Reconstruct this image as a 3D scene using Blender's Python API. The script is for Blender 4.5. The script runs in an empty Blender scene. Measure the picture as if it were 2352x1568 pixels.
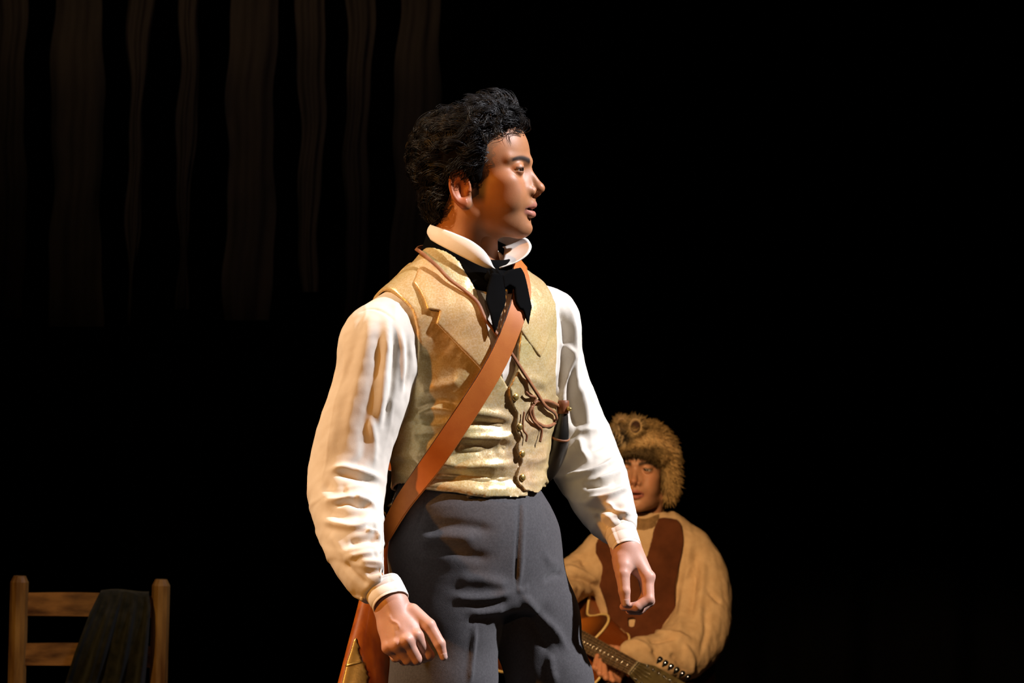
import bpy, math, random
import numpy as np
from mathutils import Vector, Matrix

scene = bpy.context.scene
COL = scene.collection
random.seed(7)
RNG = np.random.default_rng(11)

# ------------------------------------------------------------------ camera
FPX = 10400.0                      # focal length in pixels of a 2352 px wide frame
CAM = np.array([0.0, -8.0, 1.15])
PITCH = math.atan(226.0 / FPX)
cd = bpy.data.cameras.new('camera'); cam = bpy.data.objects.new('camera', cd); COL.objects.link(cam)
cam.location = CAM; cam.rotation_euler = (math.pi / 2 + PITCH, 0, 0)
cd.sensor_width = 36.0; cd.lens = FPX / 2352.0 * 36.0; cd.clip_end = 200
cd.dof.use_dof = True; cd.dof.focus_distance = 7.85; cd.dof.aperture_fstop = 18.0
scene.camera = cam

# ------------------------------------------------------------------ world and stage lamps
w = bpy.data.worlds.new('world'); scene.world = w; w.use_nodes = True
w.node_tree.nodes['Background'].inputs[0].default_value = (0.5, 0.55, 1.0, 1)
w.node_tree.nodes['Background'].inputs[1].default_value = 0.0006
scene.view_settings.view_transform = 'Standard'; scene.view_settings.look = 'None'
scene.view_settings.exposure = 0.0; scene.view_settings.gamma = 1.0
scene.view_settings.use_curve_mapping = False

def spot(name, loc, aim, watts, color, angle, radius=0.12, blend=0.35):
    l = bpy.data.lights.new(name, 'SPOT'); o = bpy.data.objects.new(name, l); COL.objects.link(o)
    l.energy = watts; l.color = color; l.spot_size = math.radians(angle); l.spot_blend = blend
    l.shadow_soft_size = radius
    o.location = loc
    o.rotation_euler = (Vector(aim) - Vector(loc)).to_track_quat('-Z', 'Y').to_euler()
    return o
spot('stage_spot_cool', (5.5, -0.9, 6.2), (0.0, 0.0, 1.25), 5200, (0.92, 0.92, 1.0), 24)
spot('stage_spot_warm', (-5.3, -1.0, 7.1), (-0.1, 0.0, 1.2), 2050, (1.0, 0.84, 0.62), 22)
spot('stage_spot_amber', (-6.0, -4.2, 3.7), (-0.05, 0.0, 1.2), 1500, (1.0, 0.38, 0.045), 14)
spot('stage_spot_front', (0.8, -9.0, 4.4), (0.0, 0.0, 1.2), 190, (1.0, 0.60, 0.36), 14)
spot('stage_spot_upstage', (-1.6, -2.8, 3.9), (0.38, 5.0, 0.85), 2600, (1.0, 0.66, 0.34), 14)
spot('stage_spot_chair', (-2.4, -3.0, 3.6), (-0.95, 3.5, 0.5), 520, (1.0, 0.60, 0.16), 16)
spot('stage_spot_top', (1.0, 2.4, 4.6), (-0.85, 3.5, 0.6), 130, (0.85, 0.86, 1.0), 20)
spot('stage_spot_backdrop', (-1.2, 4.5, 6.5), (-1.05, 8.0, 3.55), 62, (1.0, 0.80, 0.62), 33, 0.1, 0.75)
spot('stage_spot_blue', (0.4, 4.5, 1.2), (-0.75, 8.0, 2.15), 2.5, (0.25, 0.2, 1.0), 24, 0.1, 0.9)

# ------------------------------------------------------------------ camera geometry helpers
CP, SP = math.cos(PITCH), math.sin(PITCH)
FWD = np.array([0, CP, SP]); UPV = np.array([0, -SP, CP]); RGT = np.array([1.0, 0, 0])
def ray(px, py):
    d = FWD + RGT * ((px - 1176.0) / FPX) + UPV * ((784.0 - py) / FPX)
    return d / np.linalg.norm(d)
def PX(px, py, Y=0.0):
    """point of the vertical plane y = Y seen at a pixel of the frame"""
    d = ray(px, py); t = (Y - CAM[1]) / d[1]
    return CAM + d * t
def project(P):
    q = np.asarray(P) - CAM
    f = q @ FWD
    return np.stack([1176 + FPX * (q @ RGT) / f, 784 - FPX * (q @ UPV) / f], -1)
def cast(px, py, f, lo=-0.6, hi=0.6):
    """first point of the surface f = 0 along the line of sight"""
    d = ray(px, py); t0 = (lo - CAM[1]) / d[1]; t1 = (hi - CAM[1]) / d[1]
    ts = np.linspace(t0, t1, 700); v = f((CAM + d * ts[:, None]).astype(np.float32))
    i = np.argmax(v < 0)
    if not v[i] < 0:
        i = int(np.argmin(v)); return CAM + d * ts[i]
    if i == 0: return CAM + d * ts[0]
    a, b = v[i - 1], v[i]; t = ts[i - 1] + (ts[i] - ts[i - 1]) * a / (a - b)
    return CAM + d * t
def grad(f, P, e=0.002):
    P = np.asarray(P, dtype=np.float64).reshape(-1, 3); g = np.zeros_like(P)
    for a in range(3):
        q = P.copy(); q[:, a] += e; r = P.copy(); r[:, a] -= e
        g[:, a] = f(q) - f(r)
    return g / np.maximum(np.linalg.norm(g, axis=1, keepdims=True), 1e-9)
def snap(f, P, off=0.0, n=6):
    """move points onto the level f = off"""
    P = np.asarray(P, dtype=np.float64).reshape(-1, 3).copy()
    for _ in range(n):
        P -= grad(f, P) * (f(P) - off)[:, None] * 0.8
    return P

# ------------------------------------------------------------------ distance fields
def ell(P, c, r):
    q = (P - np.asarray(c, np.float32)) / np.asarray(r, np.float32)
    k0 = np.sqrt((q * q).sum(1)); q = q / np.asarray(r, np.float32)
    k1 = np.sqrt((q * q).sum(1))
    return k0 * (k0 - 1) / np.maximum(k1, 1e-6)
def cone(P, a, b, ra, rb):
    a = np.asarray(a, np.float32); ba = np.asarray(b, np.float32) - a; pa = P - a
    t = np.clip((pa @ ba) / max(float(ba @ ba), 1e-9), 0, 1)
    q = pa - t[:, None] * ba
    return np.sqrt((q * q).sum(1)) - (ra + (rb - ra) * t)
def smin(a, b, k):
    h = np.maximum(k - np.abs(a - b), 0) / k
    return np.minimum(a, b) - h * h * k * 0.25
def smax(a, b, k): return -smin(-a, -b, k)
def chain(P, pts, k=0.0):
    d = None
    for (a, ra), (b, rb) in zip(pts[:-1], pts[1:]):
        e = cone(P, a, b, ra, rb)
        d = e if d is None else (smin(d, e, k) if k else np.minimum(d, e))
    return d
def local(d, P, lo, hi, fn):
    """apply fn(points, d) only inside a box, where a small feature can matter"""
    m = ((P > np.asarray(lo, np.float32)) & (P < np.asarray(hi, np.float32))).all(1)
    if m.any(): d = d.copy(); d[m] = fn(P[m], d[m])
    return d
def chain_box(P, ch, k, margin=.07):
    """chain() evaluated near the chain; a safe lower bound elsewhere"""
    p = np.array([c[0] for c in ch]); r = max(c[1] for c in ch)
    lo = (p.min(0) - r).astype(np.float32); hi = (p.max(0) + r).astype(np.float32)
    q = np.maximum(np.maximum(lo - P, P - hi), 0); d = np.sqrt((q * q).sum(1)) + .002
    m = d < margin
    if m.any(): d[m] = chain(P[m], ch, k)
    return d
def frame_loc(P, o, R): return (P - np.asarray(o, np.float32)) @ np.asarray(R, np.float32)
def poly2(x, y, poly):
    """signed distance to a 2-D polygon"""
    d = np.full(x.shape, 1e9); inside = np.zeros(x.shape, bool); n = len(poly)
    for i in range(n):
        ax, ay = poly[i]; bx, by = poly[i - 1]
        ex, ey = bx - ax, by - ay; wx, wy = x - ax, y - ay
        t = np.clip((wx * ex + wy * ey) / max(ex * ex + ey * ey, 1e-12), 0, 1)
        dx, dy = wx - ex * t, wy - ey * t
        d = np.minimum(d, dx * dx + dy * dy)
        c = ((ay > y) != (by > y)) & (x < (bx - ax) * (y - ay) / ((by - ay) if by != ay else 1e-12) + ax)
        inside ^= c
    return np.where(inside, -1, 1) * np.sqrt(d)
def smooth_table(xs, ys, n=240):
    """Catmull-Rom resampling for tables read with np.interp"""
    xs = np.asarray(xs, float); ys = np.asarray(ys, float)
    o = np.argsort(xs); xs = xs[o]; ys = ys[o]
    m = np.gradient(ys, xs); X = np.linspace(xs[0], xs[-1], n)
    i = np.clip(np.searchsorted(xs, X) - 1, 0, len(xs) - 2); h = xs[i + 1] - xs[i]; t = (X - xs[i]) / h
    Y = (2*t**3-3*t**2+1)*ys[i] + (t**3-2*t**2+t)*h*m[i] + (-2*t**3+3*t**2)*ys[i+1] + (t**3-t**2)*h*m[i+1]
    return X, Y

def surfnet(f, lo, hi, h, B=8, lip=1.6):
    """mesh the level f = 0 of a distance field on a sparse grid (naive surface nets)"""
    lo = np.asarray(lo, float); hi = np.asarray(hi, float)
    nb = np.maximum(np.ceil((hi - lo) / (h * B)).astype(int), 1)
    bi = np.stack(np.meshgrid(*[np.arange(n) for n in nb], indexing='ij'), -1).reshape(-1, 3)
    cen = lo + (bi + 0.5) * h * B
    d = np.concatenate([f(c.astype(np.float32)) for c in np.array_split(cen, max(1, len(cen) // 400000))])
    bi = bi[np.abs(d) < B * h * 0.87 * lip + h]
    n = B + 1
    off = np.stack(np.meshgrid(*[np.arange(n)] * 3, indexing='ij'), -1).reshape(-1, 3)
    dim = nb * B + 2
    cid, cvert, qs = [], [], []
    corners = [(i, j, k) for i in (0, 1) for j in (0, 1) for k in (0, 1)]
    edges = [(a, b) for a in range(8) for b in range(a + 1, 8) if sum(abs(x - y) for x, y in zip(corners[a], corners[b])) == 1]
    for blk in np.array_split(bi, max(1, len(bi) // 1200)):
        if len(blk) == 0: continue
        gi = blk[:, None, :] * B + off[None]
        v = f((lo + gi.reshape(-1, 3) * h).astype(np.float32)).reshape(len(blk), n, n, n)
        s = v < 0
        cnt = sum(s[:, c[0]:B + c[0], c[1]:B + c[1], c[2]:B + c[2]].astype(np.int8) for c in corners)
        bb, i, j, k = np.nonzero((cnt > 0) & (cnt < 8))
        if len(bb) == 0: continue
        cv = np.stack([v[bb, i + c[0], j + c[1], k + c[2]] for c in corners], 1)
        acc = np.zeros((len(bb), 3)); num = np.zeros(len(bb))
        for a, b in edges:
            m = (cv[:, a] < 0) != (cv[:, b] < 0)
            t = np.where(m, cv[:, a] / np.where(m, cv[:, a] - cv[:, b], 1), 0)
            ca = np.array(corners[a]); cb = np.array(corners[b])
            acc += np.where(m[:, None], ca + t[:, None] * (cb - ca), 0); num += m
        g = blk[bb] * B + np.stack([i, j, k], 1)
        cid.append((g[:, 0] * dim[1] + g[:, 1]) * dim[2] + g[:, 2])
        cvert.append(lo + (g + acc / num[:, None]) * h)
        for ax in range(3):
            e = [0, 0, 0]; e[ax] = 1
            s0 = s[:, :B, :B, :B]; s1 = s[:, e[0]:B + e[0], e[1]:B + e[1], e[2]:B + e[2]]
            bb, i, j, k = np.nonzero(s0 != s1)
            if len(bb) == 0: continue
            g = blk[bb] * B + np.stack([i, j, k], 1)
            u = np.zeros(3, int); u[(ax + 1) % 3] = 1; w_ = np.zeros(3, int); w_[(ax + 2) % 3] = 1
            q = np.stack([(lambda t: (t[:, 0] * dim[1] + t[:, 1]) * dim[2] + t[:, 2])(t) for t in (g, g - u, g - u - w_, g - w_)], 1)
            flip = ~s0[bb, i, j, k]
            q[flip] = q[flip][:, ::-1]
            qs.append(q)
    cid = np.concatenate(cid); cvert = np.concatenate(cvert); qs = np.concatenate(qs)
    o = np.argsort(cid); cid = cid[o]; cvert = cvert[o]
    idx = np.clip(np.searchsorted(cid, qs), 0, len(cid) - 1)
    ok = (cid[idx] == qs).all(1)
    return cvert, idx[ok]

def vnormals(V, F):
    n = np.cross(V[F[:, 2]] - V[F[:, 0]], V[F[:, 3 if F.shape[1] > 3 else 1]] - V[F[:, 1 if F.shape[1] > 3 else 0]])
    if F.shape[1] == 3: n = -n
    N = np.zeros_like(V)
    for c in range(F.shape[1]): np.add.at(N, F[:, c], n)
    return N / np.maximum(np.linalg.norm(N, axis=1, keepdims=True), 1e-12)
def relax(V, F, it=1, lam=0.5):
    for _ in range(it):
        S = np.zeros_like(V); C = np.zeros(len(V))
        for a in range(4):
            np.add.at(S, F[:, a], V[F[:, (a + 1) % 4]]); np.add.at(C, F[:, a], 1)
            np.add.at(S, F[:, a], V[F[:, (a - 1) % 4]]); np.add.at(C, F[:, a], 1)
        V = V + lam * (S / np.maximum(C, 1)[:, None] - V)
    return V

def strokes_disp(V, strokes):
    """sum of raised (or sunk) folds: each stroke is (polyline points, half width, height)"""
    D = np.zeros(len(V))
    for pts, wd, am in strokes:
        pts = np.asarray(pts); r = 3 * wd
        m = np.nonzero(((V > pts.min(0) - r) & (V < pts.max(0) + r)).all(1))[0]
        if len(m) == 0: continue
        P = V[m]; best = np.full(len(m), 1e9); tt = np.zeros(len(m)); n = len(pts) - 1
        for i in range(n):
            a = pts[i]; ba = pts[i + 1] - a; pa = P - a
            t = np.clip((pa @ ba) / max(ba @ ba, 1e-12), 0, 1)
            dd = ((pa - t[:, None] * ba) ** 2).sum(1)
            c = dd < best; best[c] = dd[c]; tt[c] = (i + t[c]) / n
        taper = np.clip(np.minimum(tt, 1 - tt) * 5 + 0.25, 0, 1)
        D[m] += am * np.exp(-best / (wd * wd)) * taper
    return D
def wob(P, freq, seed, octaves=3):
    """cheap smooth noise in -1..1 from rotated sines"""
    r = np.random.default_rng(seed); out = np.zeros(len(P)); amp = 1.0; tot = 0
    for o in range(octaves):
        for _ in range(4):
            k = r.normal(size=3); k = k / np.linalg.norm(k) * freq * (2 ** o) * r.uniform(0.7, 1.3)
            k2 = r.normal(size=3) * freq * 0.5 * (2 ** o)
            out += amp * np.sin(P @ k + 1.3 * np.sin(P @ k2 + r.uniform(0, 6)) + r.uniform(0, 6)) * 0.5
        tot += amp; amp *= 0.5
    return out / tot

# ------------------------------------------------------------------ objects
def mesh_obj(name, V, F, mat, parent=None, col=None, smooth=True, origin=None, sharp=None):
    V = np.asarray(V, float)
    if parent is not None and origin is None: origin = np.array(parent.get('_o', (0, 0, 0)))
    if origin is None: origin = np.zeros(3)
    me = bpy.data.meshes.new(name)
    if isinstance(F, np.ndarray):
        k = F.shape[1]; me.vertices.add(len(V)); me.vertices.foreach_set('co', (V - origin).astype(np.float32).ravel())
        me.loops.add(F.size); me.loops.foreach_set('vertex_index', F.astype(np.int32).ravel())
        me.polygons.add(len(F)); me.polygons.foreach_set('loop_start', np.arange(0, F.size, k, dtype=np.int32))
        me.update(calc_edges=True)
    else:
        me.from_pydata([tuple(v) for v in (V - origin)], [], [tuple(int(i) for i in f) for f in F]); me.update()
    if smooth: me.polygons.foreach_set('use_smooth', np.ones(len(me.polygons), bool))
    if sharp: me.set_sharp_from_angle(angle=math.radians(sharp))
    if col is not None:
        a = me.color_attributes.new('Col', 'FLOAT_COLOR', 'POINT')
        c = np.ones((len(V), 4), np.float32); c[:, :3] = col; a.data.foreach_set('color', c.ravel())
    me.materials.append(mat)
    o = bpy.data.objects.new(name, me); COL.objects.link(o)
    if parent is not None:
        o.parent = parent
        o['_o'] = tuple(origin)
    else:
        o.location = origin; o['_o'] = tuple(origin)
    return o
def thing(name, loc, label, cat, group=None):
    o = bpy.data.objects.new(name, None); COL.objects.link(o); o.location = loc; o['_o'] = tuple(float(x) for x in loc)
    o.empty_display_size = 0.1
    tag(o, label, cat, group); return o
def tag(o, label, cat, group=None, kind=None):
    o['label'] = label; o['category'] = cat
    if group: o['group'] = group
    if kind: o['kind'] = kind
    return o

def tube(pts, radii, n=10, cap=True, closed=False, up=None):
    """swept tube as vertices and quads (rings share a transported frame)"""
    pts = np.asarray(pts, float); m = len(pts); radii = np.broadcast_to(np.asarray(radii, float), (m,))
    T = np.gradient(pts, axis=0); T /= np.maximum(np.linalg.norm(T, axis=1, keepdims=True), 1e-12)
    a = np.array([0, 0, 1.0]) if up is None else np.asarray(up, float)
    if abs(T[0] @ a) > 0.95: a = np.array([1.0, 0, 0])
    N = a - T[0] * (a @ T[0]); N /= np.linalg.norm(N)
    V = []; F = []
    for i in range(m):
        N = N - T[i] * (N @ T[i]); N /= max(np.linalg.norm(N), 1e-9); Bn = np.cross(T[i], N)
        for j in range(n):
            an = 2 * math.pi * j / n
            V.append(pts[i] + radii[i] * (math.cos(an) * N + math.sin(an) * Bn))
    for i in range(m - 1):
        for j in range(n):
            F.append((i * n + j, i * n + (j + 1) % n, (i + 1) * n + (j + 1) % n, (i + 1) * n + j))
    if cap:
        F.append(tuple(range(n - 1, -1, -1))); F.append(tuple((m - 1) * n + j for j in range(n)))
    return V, F
def merge(parts):
    V = []; F = []
    for v, f in parts:
        o = len(V); V += [np.asarray(x) for x in v]; F += [tuple(i + o for i in q) for q in f]
    return V, F
def spline(pts, n):
    """Catmull-Rom through points"""
    pts = np.asarray(pts, float); t = np.concatenate([[0], np.cumsum(np.linalg.norm(np.diff(pts, axis=0), axis=1))])
    return np.stack([smooth_table(t, pts[:, a], n)[1] for a in range(pts.shape[1])], 1)
def ribbon(C, N, width, thick, closed=False):
    """flat strap along C with outward normals N"""
    C = np.asarray(C); T = np.gradient(C, axis=0); W = np.cross(T, N); W /= np.maximum(np.linalg.norm(W, axis=1, keepdims=True), 1e-9)
    width = np.broadcast_to(np.asarray(width, float), (len(C),))[:, None] * 0.5
    V = np.concatenate([C - W * width, C + W * width, C + W * width * 0.97 + N * thick, C - W * width * 0.97 + N * thick]); m = len(C); F = []
    for i in range(m - 1):
        for a in range(4):
            b = (a + 1) % 4
            F.append((a * m + i, b * m + i, b * m + i + 1, a * m + i + 1))
    F.append((0, 3 * m, 2 * m, m)); F.append((m - 1, 2 * m - 1, 3 * m - 1, 4 * m - 1))
    return V, F
def box(c, s, R=None, bev=0.0):
    """box with all edges chamfered, as vertices and faces"""
    c = np.asarray(c, float); s = np.asarray(s, float) / 2; R = np.eye(3) if R is None else np.asarray(R)
    b = min(bev, s.min() * 0.9)
    if b <= 0:
        V = [np.array([x, y, z]) * s for x in (-1, 1) for y in (-1, 1) for z in (-1, 1)]
        F = [(0, 1, 3, 2), (4, 6, 7, 5), (0, 4, 5, 1), (2, 3, 7, 6), (0, 2, 6, 4), (1, 5, 7, 3)]
    else:
        V = []; idx = {}
        for sx in (-1, 1):
            for sy in (-1, 1):
                for sz in (-1, 1):
                    for a in range(3):
                        p = np.array([sx, sy, sz]) * (s - b); p[a] = (sx, sy, sz)[a] * s[a]
                        idx[(sx, sy, sz, a)] = len(V); V.append(p)
        F = []
        for a in range(3):
            u, v = (a + 1) % 3, (a + 2) % 3
            for sg in (-1, 1):
                q = []
                for (su, sv) in ((-1, -1), (1, -1), (1, 1), (-1, 1)):
                    k = [0, 0, 0]; k[a] = sg; k[u] = su; k[v] = sv; q.append(idx[(*k, a)])
                F.append(tuple(q if sg > 0 else q[::-1]))
            for su in (-1, 1):
                for sv in (-1, 1):
                    q = []
                    for sg in (-1, 1):
                        k = [0, 0, 0]; k[a] = sg; k[u] = su; k[v] = sv
                        q.append((idx[(*k, u)], idx[(*k, v)]))
                    f = (q[0][0], q[0][1], q[1][1], q[1][0]); F.append(f if su * sv < 0 else f[::-1])
        for sx in (-1, 1):
            for sy in (-1, 1):
                for sz in (-1, 1):
                    f = tuple(idx[(sx, sy, sz, a)] for a in range(3)); F.append(f if sx * sy * sz > 0 else f[::-1])
    return [c + R @ v for v in V], F

# ------------------------------------------------------------------ materials
def nodes_of(name):
    m = bpy.data.materials.new(name); m.use_nodes = True; nt = m.node_tree
    return m, nt, nt.nodes['Principled BSDF']
def mat(name, color, rough=0.6, spec=0.5, metal=0.0, attr=False, noise=0.0, nscale=30.0, color2=None, stretch=(1, 1, 1),
        bump=0.0, bscale=600.0, bdist=0.001, sheen=0.0, coat=0.0, sss=0.0, wave=None):
    m, nt, b = nodes_of(name); N = nt.nodes; L = nt.links
    b.inputs['Base Color'].default_value = (*color, 1); b.inputs['Roughness'].default_value = rough
    b.inputs['Specular IOR Level'].default_value = spec; b.inputs['Metallic'].default_value = metal
    b.inputs['Sheen Weight'].default_value = sheen; b.inputs['Coat Weight'].default_value = coat
    tc = N.new('ShaderNodeTexCoord'); mp = N.new('ShaderNodeMapping'); L.new(tc.outputs['Object'], mp.inputs['Vector'])
    mp.inputs['Scale'].default_value = stretch
    src = None
    if attr:
        at = N.new('ShaderNodeAttribute'); at.attribute_name = 'Col'; src = at.outputs['Color']
    if color2 is not None or noise:
        nz = N.new('ShaderNodeTexNoise'); nz.inputs['Scale'].default_value = nscale; nz.inputs['Detail'].default_value = 5
        L.new(mp.outputs['Vector'], nz.inputs['Vector'])
        rp = N.new('ShaderNodeValToRGB'); rp.color_ramp.elements[0].position = 0.35; rp.color_ramp.elements[1].position = 0.68
        L.new(nz.outputs['Fac'], rp.inputs['Fac'])
        mx = N.new('ShaderNodeMix'); mx.data_type = 'RGBA'; L.new(rp.outputs['Color'], mx.inputs['Factor'])
        if attr:
            mx.blend_type = 'MULTIPLY'; mx.inputs['Factor'].default_value = noise
            L.new(src, mx.inputs['A']); L.new(rp.outputs['Color'], mx.inputs['B'])
            for l in list(mx.inputs['Factor'].links): L.remove(l)
            rp.color_ramp.elements[0].color = (0.72, 0.66, 0.62, 1)
        else:
            mx.inputs['A'].default_value = (*color, 1); mx.inputs['B'].default_value = (*(color2 or color), 1)
        src = mx.outputs['Result']
    if src is not None: L.new(src, b.inputs['Base Color'])
    if bump:
        n2 = N.new('ShaderNodeTexNoise'); n2.inputs['Scale'].default_value = bscale; n2.inputs['Detail'].default_value = 3
        L.new(mp.outputs['Vector'], n2.inputs['Vector'])
        bp = N.new('ShaderNodeBump'); bp.inputs['Strength'].default_value = bump; bp.inputs['Distance'].default_value = bdist
        L.new(n2.outputs['Fac'], bp.inputs['Height']); L.new(bp.outputs['Normal'], b.inputs['Normal'])
    if sss:
        b.inputs['Subsurface Weight'].default_value = sss; b.inputs['Subsurface Radius'].default_value = (1.0, 0.35, 0.2)
        b.inputs['Subsurface Scale'].default_value = 0.006
    return m
M = {}
M['skin'] = mat('skin', (0.5, 0.26, 0.16), 0.48, 0.4, attr=True, noise=0.35, nscale=45, bump=0.25, bscale=900, bdist=0.0006, sss=0.12)
M['eye'] = mat('eye', (0.8, 0.8, 0.8), 0.1, 0.6, attr=True)
M['hair'] = mat('hair', (0.005, 0.004, 0.0036), 0.40, 0.35, color2=(0.009, 0.007, 0.006), nscale=60)
M['scalp'] = mat('hair_base', (0.006, 0.005, 0.0045), 1.0, 0.02)
M['shirt'] = mat('shirt_cotton', (0.72, 0.665, 0.575), 0.9, 0.2, color2=(0.66, 0.60, 0.51), nscale=14, bump=0.2, bscale=1100, bdist=0.0008, sheen=0.1)
M['collar'] = mat('collar_cotton', (0.80, 0.75, 0.68), 0.85, 0.2, color2=(0.73, 0.67, 0.58), nscale=25, bump=0.25, bscale=700, bdist=0.0006)
M['tie'] = mat('black_velvet', (0.0016, 0.0015, 0.0015), 0.9, 0.05)
M['trouser'] = mat('grey_wool', (0.050, 0.047, 0.049), 0.85, 0.2, color2=(0.070, 0.066, 0.068), nscale=260, bump=0.5, bscale=900, bdist=0.0008, sheen=0.15)
M['strap'] = mat('tan_leather', (0.50, 0.15, 0.022), 0.55, 0.3, color2=(0.44, 0.12, 0.016), nscale=35, bump=0.2, bscale=500, bdist=0.0005)
M['strap_edge'] = mat('dark_leather_edge', (0.06, 0.025, 0.012), 0.6, 0.3)
M['thong'] = mat('brown_thong', (0.30, 0.12, 0.045), 0.6, 0.35, color2=(0.2, 0.07, 0.025), nscale=60)
M['brass'] = mat('brass', (0.68, 0.46, 0.14), 0.33, 0.6, metal=0.8, color2=(0.50, 0.34, 0.10), nscale=40, bump=0.15, bscale=250)
M['steel'] = mat('dark_steel', (0.04, 0.038, 0.036), 0.35, 0.5, metal=0.9)
M['chrome'] = mat('chrome', (0.75, 0.75, 0.78), 0.12, 0.6, metal=1.0)
M['stock'] = mat('orange_stock_wood', (0.46, 0.12, 0.012), 0.33, 0.5, color2=(0.26, 0.055, 0.006), nscale=22, stretch=(3, 3, 0.8), coat=0.5)
M['horn'] = mat('black_horn', (0.012, 0.010, 0.008), 0.35, 0.5, color2=(0.03, 0.022, 0.015), nscale=25)
M['plug'] = mat('turned_wood_plug', (0.24, 0.075, 0.025), 0.5, 0.4, color2=(0.17, 0.05, 0.015), nscale=50)
M['shoe'] = mat('black_leather', (0.012, 0.010, 0.009), 0.35, 0.5)
M['floor'] = mat('black_stage_floor', (0.012, 0.011, 0.011), 0.8, 0.2, color2=(0.018, 0.016, 0.015), nscale=3)
M['void'] = mat('black_drape', (0.0022, 0.0022, 0.0026), 1.0, 0.0)
M['strip'] = mat('painted_cloth', (0.20, 0.14, 0.09), 0.95, 0.1, color2=(0.05, 0.045, 0.04), nscale=4.0, stretch=(1, 1, 0.35))
M['oak'] = mat('worn_oak', (0.36, 0.20, 0.07), 0.5, 0.4, color2=(0.14, 0.06, 0.018), nscale=9, stretch=(4, 4, 0.7), bump=0.2, bscale=120)
M['oakx'] = mat('worn_oak_rail', (0.38, 0.18, 0.055), 0.45, 0.45, color2=(0.07, 0.025, 0.008), nscale=9, stretch=(0.9, 3, 4), bump=0.2, bscale=120)
M['darkcloth'] = mat('dark_plaid_cloth', (0.030, 0.029, 0.024), 0.95, 0.1, color2=(0.012, 0.013, 0.010), nscale=40, sheen=0.1)
M['linen'] = mat('tan_linen', (0.60, 0.40, 0.22), 0.9, 0.2, color2=(0.52, 0.33, 0.17), nscale=30, bump=0.5, bscale=260, bdist=0.0015)
M['suede'] = mat('brown_suede', (0.115, 0.034, 0.012), 0.95, 0.1, color2=(0.075, 0.022, 0.008), nscale=20, sheen=0.05)
M['fur'] = mat('raccoon_fur', (0.4, 0.25, 0.1), 0.75, 0.2, attr=True)
M['burst'] = mat('sunburst_top', (0.34, 0.075, 0.010), 0.25, 0.5, attr=True, coat=0.6)
M['binding'] = mat('cream_binding', (0.66, 0.46, 0.18), 0.4, 0.4)
M['rosewood'] = mat('rosewood', (0.16, 0.10, 0.055), 0.5, 0.4, color2=(0.10, 0.06, 0.03), nscale=40)
M['fretmetal'] = mat('fret_metal', (0.6, 0.56, 0.48), 0.3, 0.5, metal=1.0)
M['headveneer'] = mat('headstock_veneer', (0.10, 0.075, 0.03), 0.35, 0.5, color2=(0.06, 0.04, 0.015), nscale=30)
M['bone'] = mat('bone_nut', (0.7, 0.58, 0.38), 0.5, 0.4)
M['strawseat'] = mat('rush_seat', (0.3, 0.2, 0.08), 0.8, 0.2, color2=(0.2, 0.12, 0.04), nscale=40)

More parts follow.
